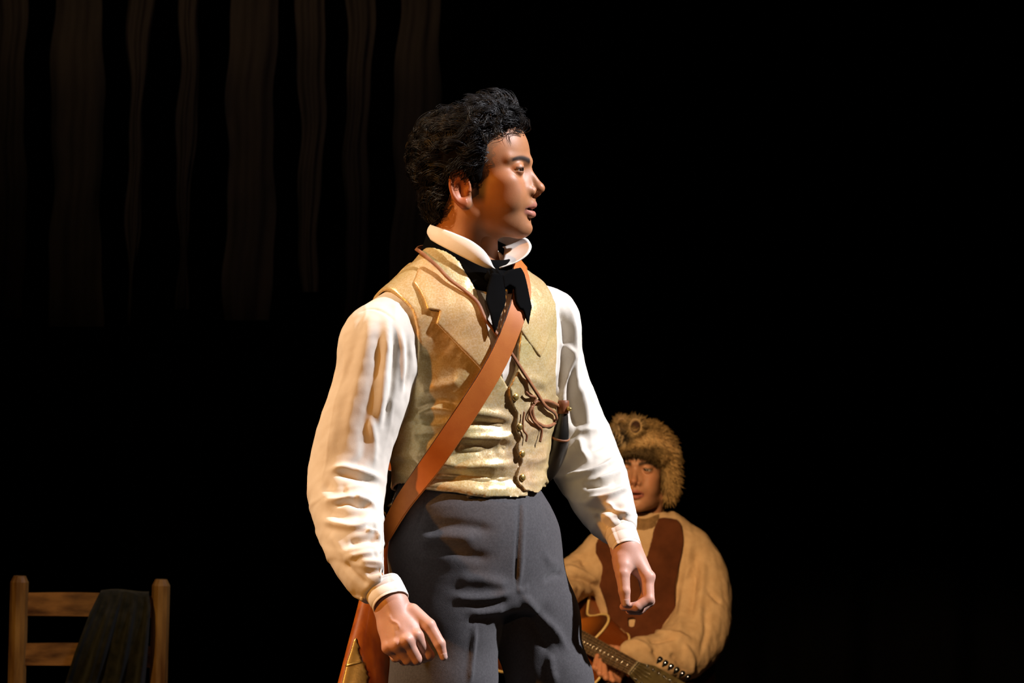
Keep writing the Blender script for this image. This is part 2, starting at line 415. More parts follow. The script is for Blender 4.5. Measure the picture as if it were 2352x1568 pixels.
def brocade(name, seed=0.0):
    """cream and gold satin brocade: woven scroll figure, satin sheen and gold flecks"""
    m, nt, b = nodes_of(name); N = nt.nodes; L = nt.links
    tc = N.new('ShaderNodeTexCoord'); mp = N.new('ShaderNodeMapping'); L.new(tc.outputs['Object'], mp.inputs['Vector'])
    mp.inputs['Location'].default_value = (seed, seed * 0.7, 0)
    n0 = N.new('ShaderNodeTexNoise'); n0.inputs['Scale'].default_value = 330; n0.inputs['Detail'].default_value = 3; n0.inputs['Distortion'].default_value = 0.6
    L.new(mp.outputs['Vector'], n0.inputs['Vector'])
    r0 = N.new('ShaderNodeValToRGB'); r0.color_ramp.elements[0].position = 0.42; r0.color_ramp.elements[1].position = 0.60
    r0.color_ramp.elements[0].color = (0.76, 0.53, 0.215, 1); r0.color_ramp.elements[1].color = (0.84, 0.65, 0.345, 1)
    L.new(n0.outputs['Fac'], r0.inputs['Fac'])
    n1 = N.new('ShaderNodeTexNoise'); n1.inputs['Scale'].default_value = 7; n1.inputs['Detail'].default_value = 2
    L.new(mp.outputs['Vector'], n1.inputs['Vector'])
    mx = N.new('ShaderNodeMix'); mx.data_type = 'RGBA'; mx.blend_type = 'MULTIPLY'; mx.inputs['Factor'].default_value = 0.35
    L.new(r0.outputs['Color'], mx.inputs['A']); L.new(n1.outputs['Color'], mx.inputs['B'])
    vo = N.new('ShaderNodeTexVoronoi'); vo.inputs['Scale'].default_value = 330; L.new(mp.outputs['Vector'], vo.inputs['Vector'])
    rv = N.new('ShaderNodeValToRGB'); rv.color_ramp.elements[0].position = 0.10; rv.color_ramp.elements[0].color = (1, 1, 1, 1)
    rv.color_ramp.elements[1].position = 0.16; rv.color_ramp.elements[1].color = (0, 0, 0, 1); L.new(vo.outputs['Distance'], rv.inputs['Fac'])
    mm = N.new('ShaderNodeMath'); mm.operation = 'MULTIPLY'
    r1 = N.new('ShaderNodeValToRGB'); r1.color_ramp.elements[0].position = 0.5; r1.color_ramp.elements[1].position = 0.62; L.new(n1.outputs['Fac'], r1.inputs['Fac'])
    L.new(rv.outputs['Color'], mm.inputs[0]); L.new(r1.outputs['Color'], mm.inputs[1])
    m2 = N.new('ShaderNodeMix'); m2.data_type = 'RGBA'; L.new(mm.outputs[0], m2.inputs['Factor'])
    L.new(mx.outputs['Result'], m2.inputs['A']); m2.inputs['B'].default_value = (0.9, 0.62, 0.16, 1)
    L.new(m2.outputs['Result'], b.inputs['Base Color'])
    mt = N.new('ShaderNodeMath'); mt.operation = 'MAXIMUM'; mt.inputs[1].default_value = 0.25; L.new(mm.outputs[0], mt.inputs[0]); L.new(mt.outputs[0], b.inputs['Metallic'])
    rr = N.new('ShaderNodeMapRange'); rr.inputs['To Min'].default_value = 0.22; rr.inputs['To Max'].default_value = 0.45
    L.new(n0.outputs['Fac'], rr.inputs['Value']); L.new(rr.outputs['Result'], b.inputs['Roughness'])
    b.inputs['Specular IOR Level'].default_value = 0.75
    bp = N.new('ShaderNodeBump'); bp.inputs['Strength'].default_value = 0.35; bp.inputs['Distance'].default_value = 0.0012
    L.new(r0.outputs['Color'], bp.inputs['Height']); L.new(bp.outputs['Normal'], b.inputs['Normal'])
    return m
M['brocade'] = brocade('gold_brocade')
M['brocade2'] = brocade('gold_brocade_lapel', 3.1)
# ================================================================== stage
def plane_grid(name, x0, x1, y0, y1, z, m):
    V = [(x0, y0, z), (x1, y0, z), (x1, y1, z), (x0, y1, z)]
    return mesh_obj(name, V, [(0, 1, 2, 3)], m, smooth=False)
fl = plane_grid('floor', -7, 7, -5, 10.2, 0.0, M['floor']); fl['kind'] = 'structure'; fl['label'] = 'black stage floor'
xs = np.linspace(-7, 7, 561); WV = []; WF = []
for i, x in enumerate(xs):
    y = 9.9 + 0.05 * math.sin(x * 14) + 0.02 * math.sin(x * 31 + 1)
    WV += [(x, y, 0.0), (x, y, 7.0)]
for i in range(len(xs) - 1): WF.append((2 * i, 2 * i + 2, 2 * i + 3, 2 * i + 1))
wb = mesh_obj('wall_back', WV, WF, M['void']); wb['kind'] = 'structure'; wb['label'] = 'black drape closing the stage at the back'

# ================================================================== the standing man
PHI = math.radians(38)
Lx = np.array([math.cos(PHI), math.sin(PHI), 0]); Fx = np.array([math.sin(PHI), -math.cos(PHI), 0])
def zp(py): return PX(1176, py)[2]
def xp(px): return PX(px, 1000)[0]
SEC = [  # row, left and right outline of the trunk, depth to width ratio
 (600, 1030, 1150, .60), (640, 985, 1205, .62), (700, 918, 1262, .64), (780, 900, 1277, .68), (850, 900, 1278, .70), (950, 908, 1260, .72),
 (1030, 904, 1247, .73), (1100, 910, 1241, .74), (1150, 904, 1255, .76), (1210, 906, 1280, .78), (1270, 912, 1286, .80), (1330, 926, 1284, .80), (1400, 938, 1286, .8)]
sz = [zp(s[0]) for s in SEC]
half = [(xp(s[2]) - xp(s[1])) / 2 / math.sqrt(math.cos(PHI)**2 + (s[3] * math.sin(PHI))**2) for s in SEC]
TZ, TC = smooth_table(sz, [(xp(s[1]) + xp(s[2])) / 2 for s in SEC]); _, TA = smooth_table(sz, half); _, TK = smooth_table(sz, [s[3] for s in SEC])
def trunk(P):
    z = P[:, 2]; zc = np.clip(z, TZ[0], TZ[-1])
    c = np.interp(zc, TZ, TC); a = np.interp(zc, TZ, TA); b = a * np.interp(zc, TZ, TK)
    dx = P[:, 0] - c; dy = P[:, 1]
    u = dx * Lx[0] + dy * Lx[1]; v = dx * Fx[0] + dy * Fx[1]
    k0 = np.sqrt((u / a)**2 + (v / b)**2); k1 = np.sqrt((u / a**2)**2 + (v / b**2)**2)
    d = k0 * (k0 - 1) / np.maximum(k1, 1e-5)
    return smax(smax(d, z - TZ[-1], 0.05), TZ[0] - z, 0.03)
SHR = PX(864, 782, -.117); SHL = PX(1250, 738, .117)
NKR = PX(1036, 632, -.02); NKL = PX(1150, 688, .03)
def bust(P):
    d = smin(trunk(P), cone(P, NKR, SHR, .055, .055), .05)
    d = smin(d, cone(P, NKL, SHL, .042, .055), .05)
    d = smin(d, cone(P, PX(1070, 640, .02), PX(1075, 760, .0), .064, .10), .04)
    return d
# neck axis
NK0 = PX(1080, 640, .005); NK1 = PX(1088, 470, .0)
def neck(P): return cone(P, NK0, NK1, .062, .054)

# ---- sleeves
RARM = [(PX(868, 784, -.117), .0575), (PX(852, 900, -.122), .0635), (PX(814, 1010, -.125), .062), (PX(796, 1110, -.135), .0625),
        (PX(804, 1200, -.185), .055), (PX(842, 1300, -.238), .046), (PX(867, 1340, -.258), .0395), (PX(879, 1358, -.268), .0315)]
LARM = [(PX(1250, 738, .117), .056), (PX(1262, 850, .15), .059), (PX(1288, 935, .175), .060), (PX(1324, 1015, .185), .059),
        (PX(1368, 1110, .12), .054), (PX(1406, 1190, .055), .040), (PX(1418, 1210, .042), .034), (PX(1428, 1230, .03), .027)]
def sub(ch, n=4):
    p = np.array([np.append(c[0], c[1]) for c in ch]); q = spline(p, n * (len(ch) - 1) + 1)
    return [(r[:3], r[3]) for r in q]
RARMS, LARMS = sub(RARM, 2), sub(LARM, 2)
def armR(P): return chain_box(P, RARMS, .02)
def armL(P): return chain_box(P, LARMS, .02)
def cutplane(P, ch):   # positive beyond the end of a sleeve
    e = ch[-1][0]; t = e - ch[-3][0]; t = t / np.linalg.norm(t)
    r = P - e.astype(np.float32); return np.where((r * r).sum(1) < .04, r @ t.astype(np.float32), -1.0)
def shirt_base(P):
    d = bust(P) + .010 * np.clip((zp(860) - P[:, 2]) / .04, 0, 1)
    d = smin(d, smax(armR(P), cutplane(P, RARM), .006), .035)
    d = smin(d, smax(armL(P), cutplane(P, LARM), .006), .035)
    return d
def front_uv(P):
    z = P[:, 2]; c = np.interp(z, TZ, TC); dx = P[:, 0] - c; dy = P[:, 1]
    return dx * Lx[0] + dy * Lx[1], dx * Fx[0] + dy * Fx[1]
OV = .007          # the waistcoat lies this far off the trunk
def vsurf(P): return bust(P) - OV
def uz(pts, f=vsurf):
    H = np.array([cast(x, y, f, -.4, .4) for x, y in pts]); u, v = front_uv(H)
    return np.stack([u, H[:, 2]], 1)

# armholes, neckline, hem and front edge, read off the front of the waistcoat
A = uz([(890, 662), (917, 680), (946, 708), (960, 760), (962, 795), (957, 830), (947, 880)])
ARz = np.concatenate([[A[-1, 1] - .045], A[::-1, 1], [A[0, 1] + .05]]); ARu = np.concatenate([[-.30], A[::-1, 0], [A[0, 0] - .02]])
ARu[1] -= .02
A = uz([(1236, 627), (1255, 660), (1268, 695), (1277, 743), (1276, 791), (1271, 855), (1264, 905)])
ALz = np.concatenate([[A[-1, 1] - .045], A[::-1, 1], [A[0, 1] + .05]]); ALu = np.concatenate([[.30], A[::-1, 0], [A[0, 0] + .01]])
ALu[1] += .02
HEM = uz([(915, 1108), (985, 1124), (1080, 1136), (1140, 1142), (1190, 1142), (1235, 1138)])
VEE = uz([(1168, 888), (1140, 845), (1122, 780), (1108, 715), (1100, 672), (1082, 642), (1062, 612), (1062, 560), (1215, 560), (1212, 600), (1204, 640), (1198, 720), (1190, 790), (1184, 850)])
EDGE = uz([(1165, 886), (1168, 905), (1173, 930), (1183, 950), (1180, 972), (1182, 992), (1190, 1004), (1184, 1022), (1186, 1042), (1194, 1058),
           (1186, 1078), (1182, 1098), (1188, 1112), (1197, 1120), (1203, 1131)])
ez = EDGE[::-1, 1]; eu = EDGE[::-1, 0]
EZ, EU = smooth_table(ez, eu, 300)
VEE2 = [tuple(p) for p in VEE]
def vest_sdf(P):
    b = bust(P) - OV
    u, v = front_uv(P); z = P[:, 2]
    d = np.maximum(b - .001, -(b + .006))
    # the left front laps over the right and is buttoned
    ed = np.interp(z, EZ, EU)
    lap = np.where(v > -.02, ed - u, .2)
    top = z - EDGE[0, 1] + .3 * np.abs(u - EDGE[0, 0]) - .0
    b2 = b - .004 - .003 * np.exp(-np.maximum(u - ed, 0) / .012)
    d2 = smax(np.maximum(b2 - .0015, -(b2 + .004)), lap * .9, .002)
    d2 = np.maximum(d2, -v - .02)
    lowcut = np.interp(u, [HEM[-2, 0] - .01, EU[0] + .012, EU[0] + .035, EU[0] + .075], [HEM[-2, 1] + .012, zp(1127), zp(1134), zp(1110)]) - z
    hem = np.interp(u, np.concatenate([HEM[:, 0]]), HEM[:, 1]) - np.where(v < 0, .0, 0) - z
    hem = np.where((u > EU[0] + .012) & (v > -.03), (zp(1120) - z), hem)
    d = np.maximum(d, hem); d2 = np.maximum(d2, lowcut)
    d = smin(d, d2, .002)
    lim = np.where(u < 0, np.interp(z, ARz, -ARu), np.interp(z, ALz, ALu))
    d = smax(d, (np.abs(u) - lim) * .75, .003)
    vee = poly2(u, z, VEE2)
    d = np.where(v > 0, smax(d, -vee, .003), d)
    d = smax(d, -(neck(P) - .025), .004)
    return d

def surf_strokes(f, specs):
    out = []
    for pts, wpx, amp in specs:
        q = spline(np.array(pts, float), max(6, 3 * len(pts))) if len(pts) > 2 else np.linspace(np.array(pts[0], float), np.array(pts[1], float), 5)
        out.append((np.array([cast(x, y, f, -.5, .5) for x, y in q]), wpx / 1300.0, amp))
    return out
def build(name, f, lo, hi, h, m, parent, strokes=(), noise=None, rl=1, col=None, lip=1.6):
    V, F = surfnet(f, lo, hi, h, lip=lip)
    if rl: V = relax(V, F, rl)
    if strokes or noise:
        N = vnormals(V, F); D = np.zeros(len(V))
        if strokes: D += strokes_disp(V, strokes)
        if noise: D += noise(V, N)
        V = V + N * D[:, None]
        if rl: V = relax(V, F, 1, .5)
    c = col(V) if callable(col) else col
    return mesh_obj(name, V, F, m, parent, col=c)

man = thing('person', (PX(1080, 1000)[0], 0.0, 0.0), 'person in gold brocade waistcoat, white shirt and grey trousers, standing with head turned aside', 'person')

# ------------------------------------------------------------------ waistcoat
VEST_FOLDS = surf_strokes(vsurf, [
    ([(1050, 945), (1110, 950), (1170, 958)], 11, .0045), ([(1040, 968), (1100, 972), (1172, 976)], 9, -.005),
    ([(1060, 1005), (1120, 1004), (1176, 1006)], 10, .006), ([(1040, 1030), (1110, 1030), (1180, 1026)], 12, -.004),
    ([(1000, 1072), (1090, 1070), (1182, 1066)], 11, .0065), ([(985, 1094), (1060, 1096), (1120, 1101), (1180, 1098)], 10, -.0065),
    ([(940, 1110), (1030, 1118), (1110, 1125), (1190, 1122)], 12, .003),
    ([(950, 955), (985, 938), (1050, 945)], 9, .005), ([(955, 968), (1000, 975), (1060, 962)], 9, .0045), ([(960, 940), (1010, 918), (1060, 925)], 10, -.004),
    ([(945, 1000), (1000, 1000), (1040, 1008)], 10, -.004), ([(945, 1060), (1000, 1064), (1050, 1058)], 10, .005),
    ([(1030, 1050), (1080, 1036), (1110, 1030)], 5, -.003),
    ([(960, 900), (1010, 888), (1060, 870)], 12, .004),
    ([(1195, 945), (1225, 930), (1255, 925)], 8, .005), ([(1195, 965), (1225, 958), (1255, 962)], 8, -.004),
    ([(1200, 1000), (1225, 985), (1250, 985)], 9, .005), ([(1200, 1020), (1230, 1020), (1255, 1010)], 9, -.004),
    ([(1200, 1055), (1225, 1055), (1250, 1048)], 9, .006), ([(1200, 1080), (1225, 1080), (1250, 1082)], 9, -.004), ([(1205, 1108), (1225, 1110), (1248, 1100)], 8, .005),
    ([(1190, 880), (1220, 870), (1250, 880)], 9, .003), ([(1195, 910), (1220, 895), (1250, 900)], 9, -.004),
    ([(905, 1080), (935, 1090), (985, 1110)], 9, .004), ([(905, 1060), (930, 1065), (960, 1070)], 8, -.004), ([(905, 1000), (925, 985), (945, 960)], 12, .004),
])
def vest_noise(V, N):
    low = np.clip((zp(930) - V[:, 2]) / .05, 0, 1)
    return .0022 * low * (np.exp(-(wob(V * np.array([.45, .45, 1.5]), 42, 25, 2) / .2)**2) - .4) + .0011 * wob(V, 55, 3) + .0006 * wob(V, 150, 5, 2)
vest = build('waistcoat', vest_sdf, (-.42, -.30, zp(1160)), (.22, .30, zp(560)), .0025, M['brocade'], man, VEST_FOLDS, vest_noise, lip=1.3)

def disp_at(P, S, f=vsurf): return strokes_disp(np.asarray(P), S)
def on_vest(px, py, off):
    p = cast(px, py, vsurf, -.4, .4); n = grad(vsurf, p)[0]
    return p + n * (off + disp_at(p[None], VEST_FOLDS)[0]), n

def flap(name, poly, off, th, m, parent, h=.0017, vmin=-.05, wave=None, bow=None):
    """a piece of cloth lying on the chest, cut to an outline"""
    Q = [tuple(p) for p in uz(poly)]
    zs = [q[1] for q in Q]; us = [q[0] for q in Q]
    pts = np.array([cast(x, y, vsurf, -.4, .4) for x, y in poly]); lo = pts.min(0) - .04; hi = pts.max(0) + .04
    def f(P):
        u, v = front_uv(P); b = bust(P) - OV - off
        if bow is not None: b = b - bow(u, P[:, 2])
        d = np.maximum(b - th / 2, -(b + th / 2))
        d = smax(d, poly2(u, P[:, 2], Q), .0025)
        return np.maximum(d, vmin - v)
    V, F = surfnet(f, lo, hi, h)
    V = relax(V, F, 1); N = vnormals(V, F)
    D = disp_at(V, VEST_FOLDS) * .4 + .0010 * wob(V, 70, 9, 2)
    return mesh_obj(name, V + N * D[:, None], F, m, parent)
LAPR = [(958, 616), (982, 600), (1030, 640), (1062, 662), (1094, 690), (1108, 726), (1118, 765), (1124, 800), (1128, 838), (1107, 857), (1050, 797), (997, 743),
        (1004, 714), (976, 710), (966, 682), (945, 648)]
flap('lapel', LAPR, .0052, .0042, M['brocade2'], vest, bow=lambda u, z: -.0038 * np.clip((z - zp(690)) / .045, 0, 1))
LAPL = [(1186, 640), (1205, 625), (1230, 640), (1255, 668), (1270, 697), (1266, 745), (1252, 785), (1236, 822), (1210, 788), (1188, 755), (1184, 690)]
flap('lapel', LAPL, .0052, .0042, M['brocade2'], vest, bow=lambda u, z: -.0038 * np.clip((z - zp(700)) / .045, 0, 1))
# standing back of the waistcoat collar, round the nape
def ring_pt(th, py_l, r):
    pass
# buttons
def dome(c, n, r, hgt, mtl, parent, name='button'):
    n = n / np.linalg.norm(n); a = np.cross(n, [0, 0, 1.0]); a /= np.linalg.norm(a); b = np.cross(n, a)
    V = []; F = []; prof = [(.80, 0), (1.0, .25), (1.0, .38), (.92, .62), (.7, .85), (.38, .97), (.12, 1.0)]
    k = 18
    for (rr, hh) in prof:
        for j in range(k):
            t = 2 * math.pi * j / k; V.append(c + r * rr * (math.cos(t) * a + math.sin(t) * b) + n * hgt * hh)
    for i in range(len(prof) - 1):
        for j in range(k): F.append((i * k + j, i * k + (j + 1) % k, (i + 1) * k + (j + 1) % k, (i + 1) * k + j))
    F.append(tuple((len(prof) - 1) * k + j for j in range(k)))
    return mesh_obj(name, V, F, mtl, parent)
for bx, by in ((1178, 911), (1187, 979), (1192, 1041), (1193, 1097)):
    p, n = on_vest(bx, by, .0065); dome(p, n, .0066, .0052, M['brass'], vest)

# ------------------------------------------------------------------ shirt
SH = lambda P: shirt_base(P)
SHIRT_FOLDS = surf_strokes(SH, [
    # gathers below the right shoulder seam
    ([(852, 730), (840, 800), (815, 900), (790, 990)], 13, 0.0031), ([(872, 735), (868, 820), (850, 920), (830, 1010)], 13, -0.0037),
    ([(890, 735), (888, 820), (880, 900), (872, 980)], 10, 0.0050), ([(905, 745), (905, 830), (897, 910), (884, 975)], 8, -0.0068),
    ([(920, 760), (925, 830), (922, 890)], 7, 0.0050), ([(935, 780), (938, 850), (930, 900)], 7, -0.0050), ([(832, 722), (815, 800), (790, 880)], 12, -0.0025),
    ([(826, 716), (850, 708), (880, 716), (905, 736)], 3, -0.0022), ([(780, 880), (770, 960), (750, 1050)], 16, 0.0025),
    ([(850, 960), (862, 1020), (858, 1070)], 9, 0.0037), ([(838, 1000), (832, 1050), (800, 1080)], 12, -0.0031),
    # elbow and forearm of the right sleeve
    ([(772, 1085), (800, 1090), (850, 1105), (868, 1108)], 8, -.008), ([(755, 1080), (790, 1072), (840, 1085), (872, 1098)], 8, .006),
    ([(740, 1110), (765, 1125), (800, 1120)], 13, -.006), ([(745, 1150), (790, 1146), (815, 1140)], 9, .007),
    ([(770, 1158), (800, 1152), (830, 1160), (855, 1158)], 6, -.010), ([(814, 1140), (842, 1150), (862, 1163)], 7, .009),
    ([(745, 1172), (790, 1185), (840, 1182)], 11, -.005), ([(745, 1195), (780, 1205), (825, 1208), (852, 1194)], 9, .008),
    ([(846, 1216), (864, 1208)], 7, -.007), ([(840, 1218), (862, 1222), (872, 1240)], 6, .009), ([(800, 1250), (836, 1240), (864, 1240)], 9, -.008),
    ([(800, 1262), (836, 1262), (870, 1252)], 8, .003), ([(800, 1280), (842, 1272), (878, 1268)], 8, .007), ([(855, 1275), (872, 1270), (888, 1273)], 8, -.006),
    ([(825, 1290), (862, 1290), (892, 1297)], 8, .005), ([(840, 1318), (860, 1312), (885, 1308)], 8, -.0035), ([(790, 1290), (815, 1320), (845, 1345)], 8, -.005),
    ([(760, 1225), (785, 1262), (810, 1285)], 12, .004), ([(870, 1322), (885, 1316), (900, 1311)], 6, .003),
    # left sleeve
    ([(1285, 700), (1300, 760), (1296, 830), (1290, 900)], 9, -0.0117), ([(1300, 690), (1316, 760), (1318, 840), (1325, 900)], 10, 0.0091),
    ([(1290, 790), (1306, 800), (1302, 860), (1290, 930)], 7, 0.0078), ([(1310, 860), (1312, 930), (1330, 990)], 14, -0.0078),
    ([(1328, 880), (1345, 940), (1350, 985)], 11, 0.0078), ([(1322, 985), (1350, 990), (1375, 985)], 12, 0.0078), ([(1345, 1035), (1380, 1020), (1400, 1005)], 9, -0.0078),
    ([(1330, 1005), (1340, 1040), (1352, 1060)], 8, 0.0078), ([(1300, 1095), (1345, 1088), (1390, 1070), (1415, 1050)], 7, 0.0104),
    ([(1345, 1115), (1390, 1110), (1430, 1100)], 8, -0.0104), ([(1370, 1105), (1400, 1092), (1428, 1080)], 7, 0.0078),
    ([(1355, 1145), (1390, 1140), (1440, 1120)], 7, 0.0091), ([(1350, 1165), (1390, 1168), (1440, 1160)], 8, -0.0078), ([(1395, 1155), (1420, 1172), (1445, 1180)], 6, 0.0078),
    ([(1365, 1180), (1380, 1200), (1395, 1215)], 8, -0.0065), ([(1385, 1178), (1400, 1190), (1412, 1205)], 7, 0.0052), ([(1425, 1185), (1436, 1200), (1450, 1212)], 7, -0.0065),
    ([(1270, 1100), (1300, 1095), (1340, 1085)], 8, 0.0052),
])
def crease(V, stretch, freq, seed, sharp=.16):
    """thin raised creases along the zero lines of a stretched noise"""
    return np.exp(-(wob(V * np.array(stretch), freq, seed, 2) / sharp)**2)
def shirt_noise(V, N):
    fore = np.clip((np.where(V[:, 0] < xp(1080), zp(1060), zp(1000)) - V[:, 2]) / .06, 0, 1)
    d = .0012 * wob(V, 42, 21) + .0010 * (1 - fore) * (crease(V, (1.4, 1.4, .35), 34, 23) - .4)
    return d + .0020 * fore * (crease(V, (.55, .55, 1.5), 38, 24, .2) - .4) + .0005 * wob(V, 130, 22, 2)
def shirt_sdf(P):
    d = shirt_base(P)
    d = smax(d, -(neck(P) - .006), .004)
    d = np.maximum(d, zp(1150) - P[:, 2] - np.where(np.abs(P[:, 0] - xp(1080)) > .145, .5, 0))
    return d
shirt = build('shirt', shirt_sdf, (-.42, -.40, zp(1400)), (.30, .33, zp(570)), .0028, M['shirt'], man, SHIRT_FOLDS, shirt_noise, lip=1.3)

def cuff(top, bot, rt, rb, depth_top, depth_bot, seam_ang=0.0):
    """buttoned shirt cuff: a short cloth tube with thickness, an overlap and two rows of stitching"""
    a = np.asarray(top); b = np.asarray(bot); t = b - a; ln = np.linalg.norm(t); t = t / ln
    u = np.cross(t, [0, 1.0, 0]); u /= np.linalg.norm(u); v = np.cross(t, u)
    k = 72; rows = [(.04, 0, .95), (0.0, -.0002, .96), (-.005, 0, .99), (.0, .0003, 1), (.02, .0004, 1), (.10, .0005, 1), (.12, -.0001, 1), (.14, .0005, 1), (.42, .0005, 1), (.44, -.0001, 1), (.46, .0005, 1), (.7, .0005, 1), (.86, .0005, 1), (.88, 0, 1), (.90, .0005, 1), (.98, .0004, 1), (1.0, .0002, 1), (1.008, 0, .985), (1.0, 0, .96), (.97, 0, .955), (.5, 0, .95)]
    V = []; F = []
    for s, bulge, sc in rows:
        r = (rt + (rb - rt) * s)
        for j in range(k):
            an = 2 * math.pi * j / k
            rr = (r + bulge + .0009 * math.sin(3 * an + 2 * s)) * sc
            rr += .0022 * (1 / (1 + math.exp(-(math.sin((an - seam_ang) / 2)) * 400)) - .5) * (math.cos((an - seam_ang) / 2) > 0)
            V.append(a + t * ln * s + u * rr * math.cos(an) * depth_top + v * rr * math.sin(an) * depth_bot)
    for i in range(len(rows) - 1):
        for j in range(k): F.append((i * k + j, i * k + (j + 1) % k, (i + 1) * k + (j + 1) % k, (i + 1) * k + j))
    return mesh_obj('cuff', V, F, M['collar'], shirt, sharp=50)
cuff(PX(876, 1347, -.262), PX(896, 1385, -.284), .0345, .0325, 1.0, .92, 4.0)
cuff(PX(1424, 1218, .035), PX(1440, 1263, .005), .0298, .0272, .95, 1.0, 2.0)
dome(PX(831, 1373, -.275), np.array([-.8, -.5, -.2]), .005, .003, M['bone'], shirt)

# ------------------------------------------------------------------ trousers
HR = PX(1012, 1300, -.045); HL = PX(1172, 1300, .045)
LEGR = [(PX(1025, 1290, -.035), .102), (PX(1022, 1420, -.045), .095), (PX(1018, 1568, -.05), .089), (PX(1020, 1860, -.06), .072), (PX(1020, 2400, .0), .056)]
LEGL = [(PX(1180, 1290, .040), .084), (PX(1222, 1420, .03), .077), (PX(1264, 1568, .015), .071), (PX(1310, 1860, -.02), .064), (PX(1340, 2400, .03), .054)]
def trouser_sdf(P):
    d = smax(trunk(P) + .004 - .008 * np.clip((zp(1120) - P[:, 2]) / .03, 0, 1), P[:, 2] - zp(1105), .004)
    d = smin(d, chain(P, LEGR, .03), .03)
    l = chain(P, LEGL, .03)
    d = smin(d, l, .012)
    return smax(d, zp(2440) - P[:, 2], .004)
TRS = trouser_sdf
TR_FOLDS = surf_strokes(TRS, [
    ([(1191, 1142), (1190, 1200), (1187, 1280), (1186, 1352)], 3.0, -.004), ([(1201, 1142), (1200, 1220), (1196, 1300), (1190, 1352)], 7, .004),
    ([(986, 1118), (978, 1150), (958, 1210), (938, 1262)], 2.8, -.003), ([(970, 1220), (1020, 1206), (1080, 1208), (1130, 1216)], 12, -.006),
    ([(960, 1240), (1020, 1235), (1090, 1236)], 12, .005), ([(970, 1262), (1030, 1260), (1090, 1278), (1130, 1280)], 13, -.006),
    ([(1050, 1330), (1100, 1330), (1170, 1346)], 13, .006), ([(1040, 1372), (1110, 1374), (1176, 1360)], 9, .007), ([(1080, 1392), (1120, 1390), (1168, 1380)], 8, -.004),
    ([(1080, 1408), (1120, 1406), (1160, 1400)], 9, .005), ([(1075, 1428), (1100, 1426), (1130, 1424)], 9, -.003),
    ([(1198, 1366), (1235, 1410), (1275, 1450), (1300, 1490)], 11, .007), ([(1215, 1410), (1235, 1450), (1262, 1500)], 11, -.005),
    ([(1186, 1352), (1200, 1356), (1215, 1348)], 5, .004), ([(1290, 1318), (1270, 1320), (1250, 1330)], 7, -.006), ([(1283, 1300), (1262, 1290), (1250, 1270)], 10, .003),
    ([(1092, 1440), (1085, 1500), (1078, 1568)], 6, .006), ([(1262, 1500), (1268, 1540), (1275, 1568)], 8, .005),
    ([(1250, 1170), (1262, 1200), (1250, 1230)], 12, -.003), ([(930, 1290), (980, 1300), (1030, 1310)], 14, -.003),
])
def trouser_noise(V, N): return .0016 * wob(V, 26, 31) + .0005 * wob(V, 90, 33, 2)
trousers = build('trousers', trouser_sdf, (-.42, -.30, -.02), (.30, .30, zp(1080)), .0040, M['trouser'], man, TR_FOLDS, trouser_noise, lip=1.4)
for lx in (1078,):
    P_ = np.array([cast(x, y, lambda P: TRS(P) - .002, -.4, .4) for x, y in ((lx - 2, 1128), (lx, 1136), (lx + 1, 1143))]); N_ = grad(TRS, P_)
    mesh_obj('belt_loop', *ribbon(P_, N_, .010, .003), M['trouser'], trousers)
# shoes
for (e, s) in ((LEGR[-1][0], 1), (LEGL[-1][0], 2)):
    o = np.array([e[0], e[1], 0])
    def shoe(P, o=o):
        q = P - o.astype(np.float32); f = q @ Fx.astype(np.float32); l = q @ Lx.astype(np.float32); z = q[:, 2]
        Q = np.stack([f, l, z], 1)
        d = smin(ell(Q, (.10, 0, .035), (.12, .047, .042)), ell(Q, (-.02, 0, .05), (.06, .042, .06)), .03)
        d = smax(d, .004 - z, .004); return d
    build('shoe', shoe, o + [-.25, -.25, 0], o + [.25, .25, .14], .005, M['shoe'], man)
# ------------------------------------------------------------------ heads
def mir(Q):
    R = Q.copy(); R[:, 1] = np.abs(R[:, 1]); return R
def ear_sdf(Q):
    """ear in mirrored head coordinates: x forward, y outward, z up"""
    o = np.array([-.026, .0735, -.030], np.float32)
    a = math.radians(24); b = math.radians(-12)
    ex = np.array([math.cos(a), -math.sin(a), 0]); ez = np.array([0, 0, 1.0]); ey = np.cross(ez, ex)
    c, s = math.cos(b), math.sin(b)
    ex2 = ex * c - ez * s * -1 * -1; ez2 = ez * c + ex * s; ex2 = np.cross(ey, ez2)
    E = (Q - o) @ np.stack([ex2, ey, ez2], 1).astype(np.float32)
    x, y, z = E[:, 0], E[:, 1], E[:, 2]
    wdt = np.interp(z, [-.034, -.02, 0, .02, .034], [.010, .0145, .0175, .0185, .016])
    d = ell(E, (0, 0, 0), (.0185, .0058, .033))
    d = smin(d, ell(E, (.003, .001, -.026), (.0095, .006, .010)), .006)
    q = np.sqrt((x / .0165)**2 + ((z - .004) / .029)**2)
    ring = np.sqrt(((q - 1) * .0175)**2 + (y - .0045)**2) - .0034
    ring = np.where((x > .006) & (z < -.008), ring + .004, ring)
    d = smin(d, ring, .003)
    q = np.sqrt(((x + .001) / .0095)**2 + ((z + .0) / .018)**2)
    d = smin(d, np.sqrt(((q - 1) * .012)**2 + (y - .003)**2) - .0022 + np.where(x > .003, .003, 0), .003)
    d = smax(d, -ell(E, (.002, .0068, -.003), (.0085, .0062, .014)), .004)
    d = smin(d, ell(E, (.0125, .003, -.007), (.0045, .004, .006)), .004)     # tragus
    return d
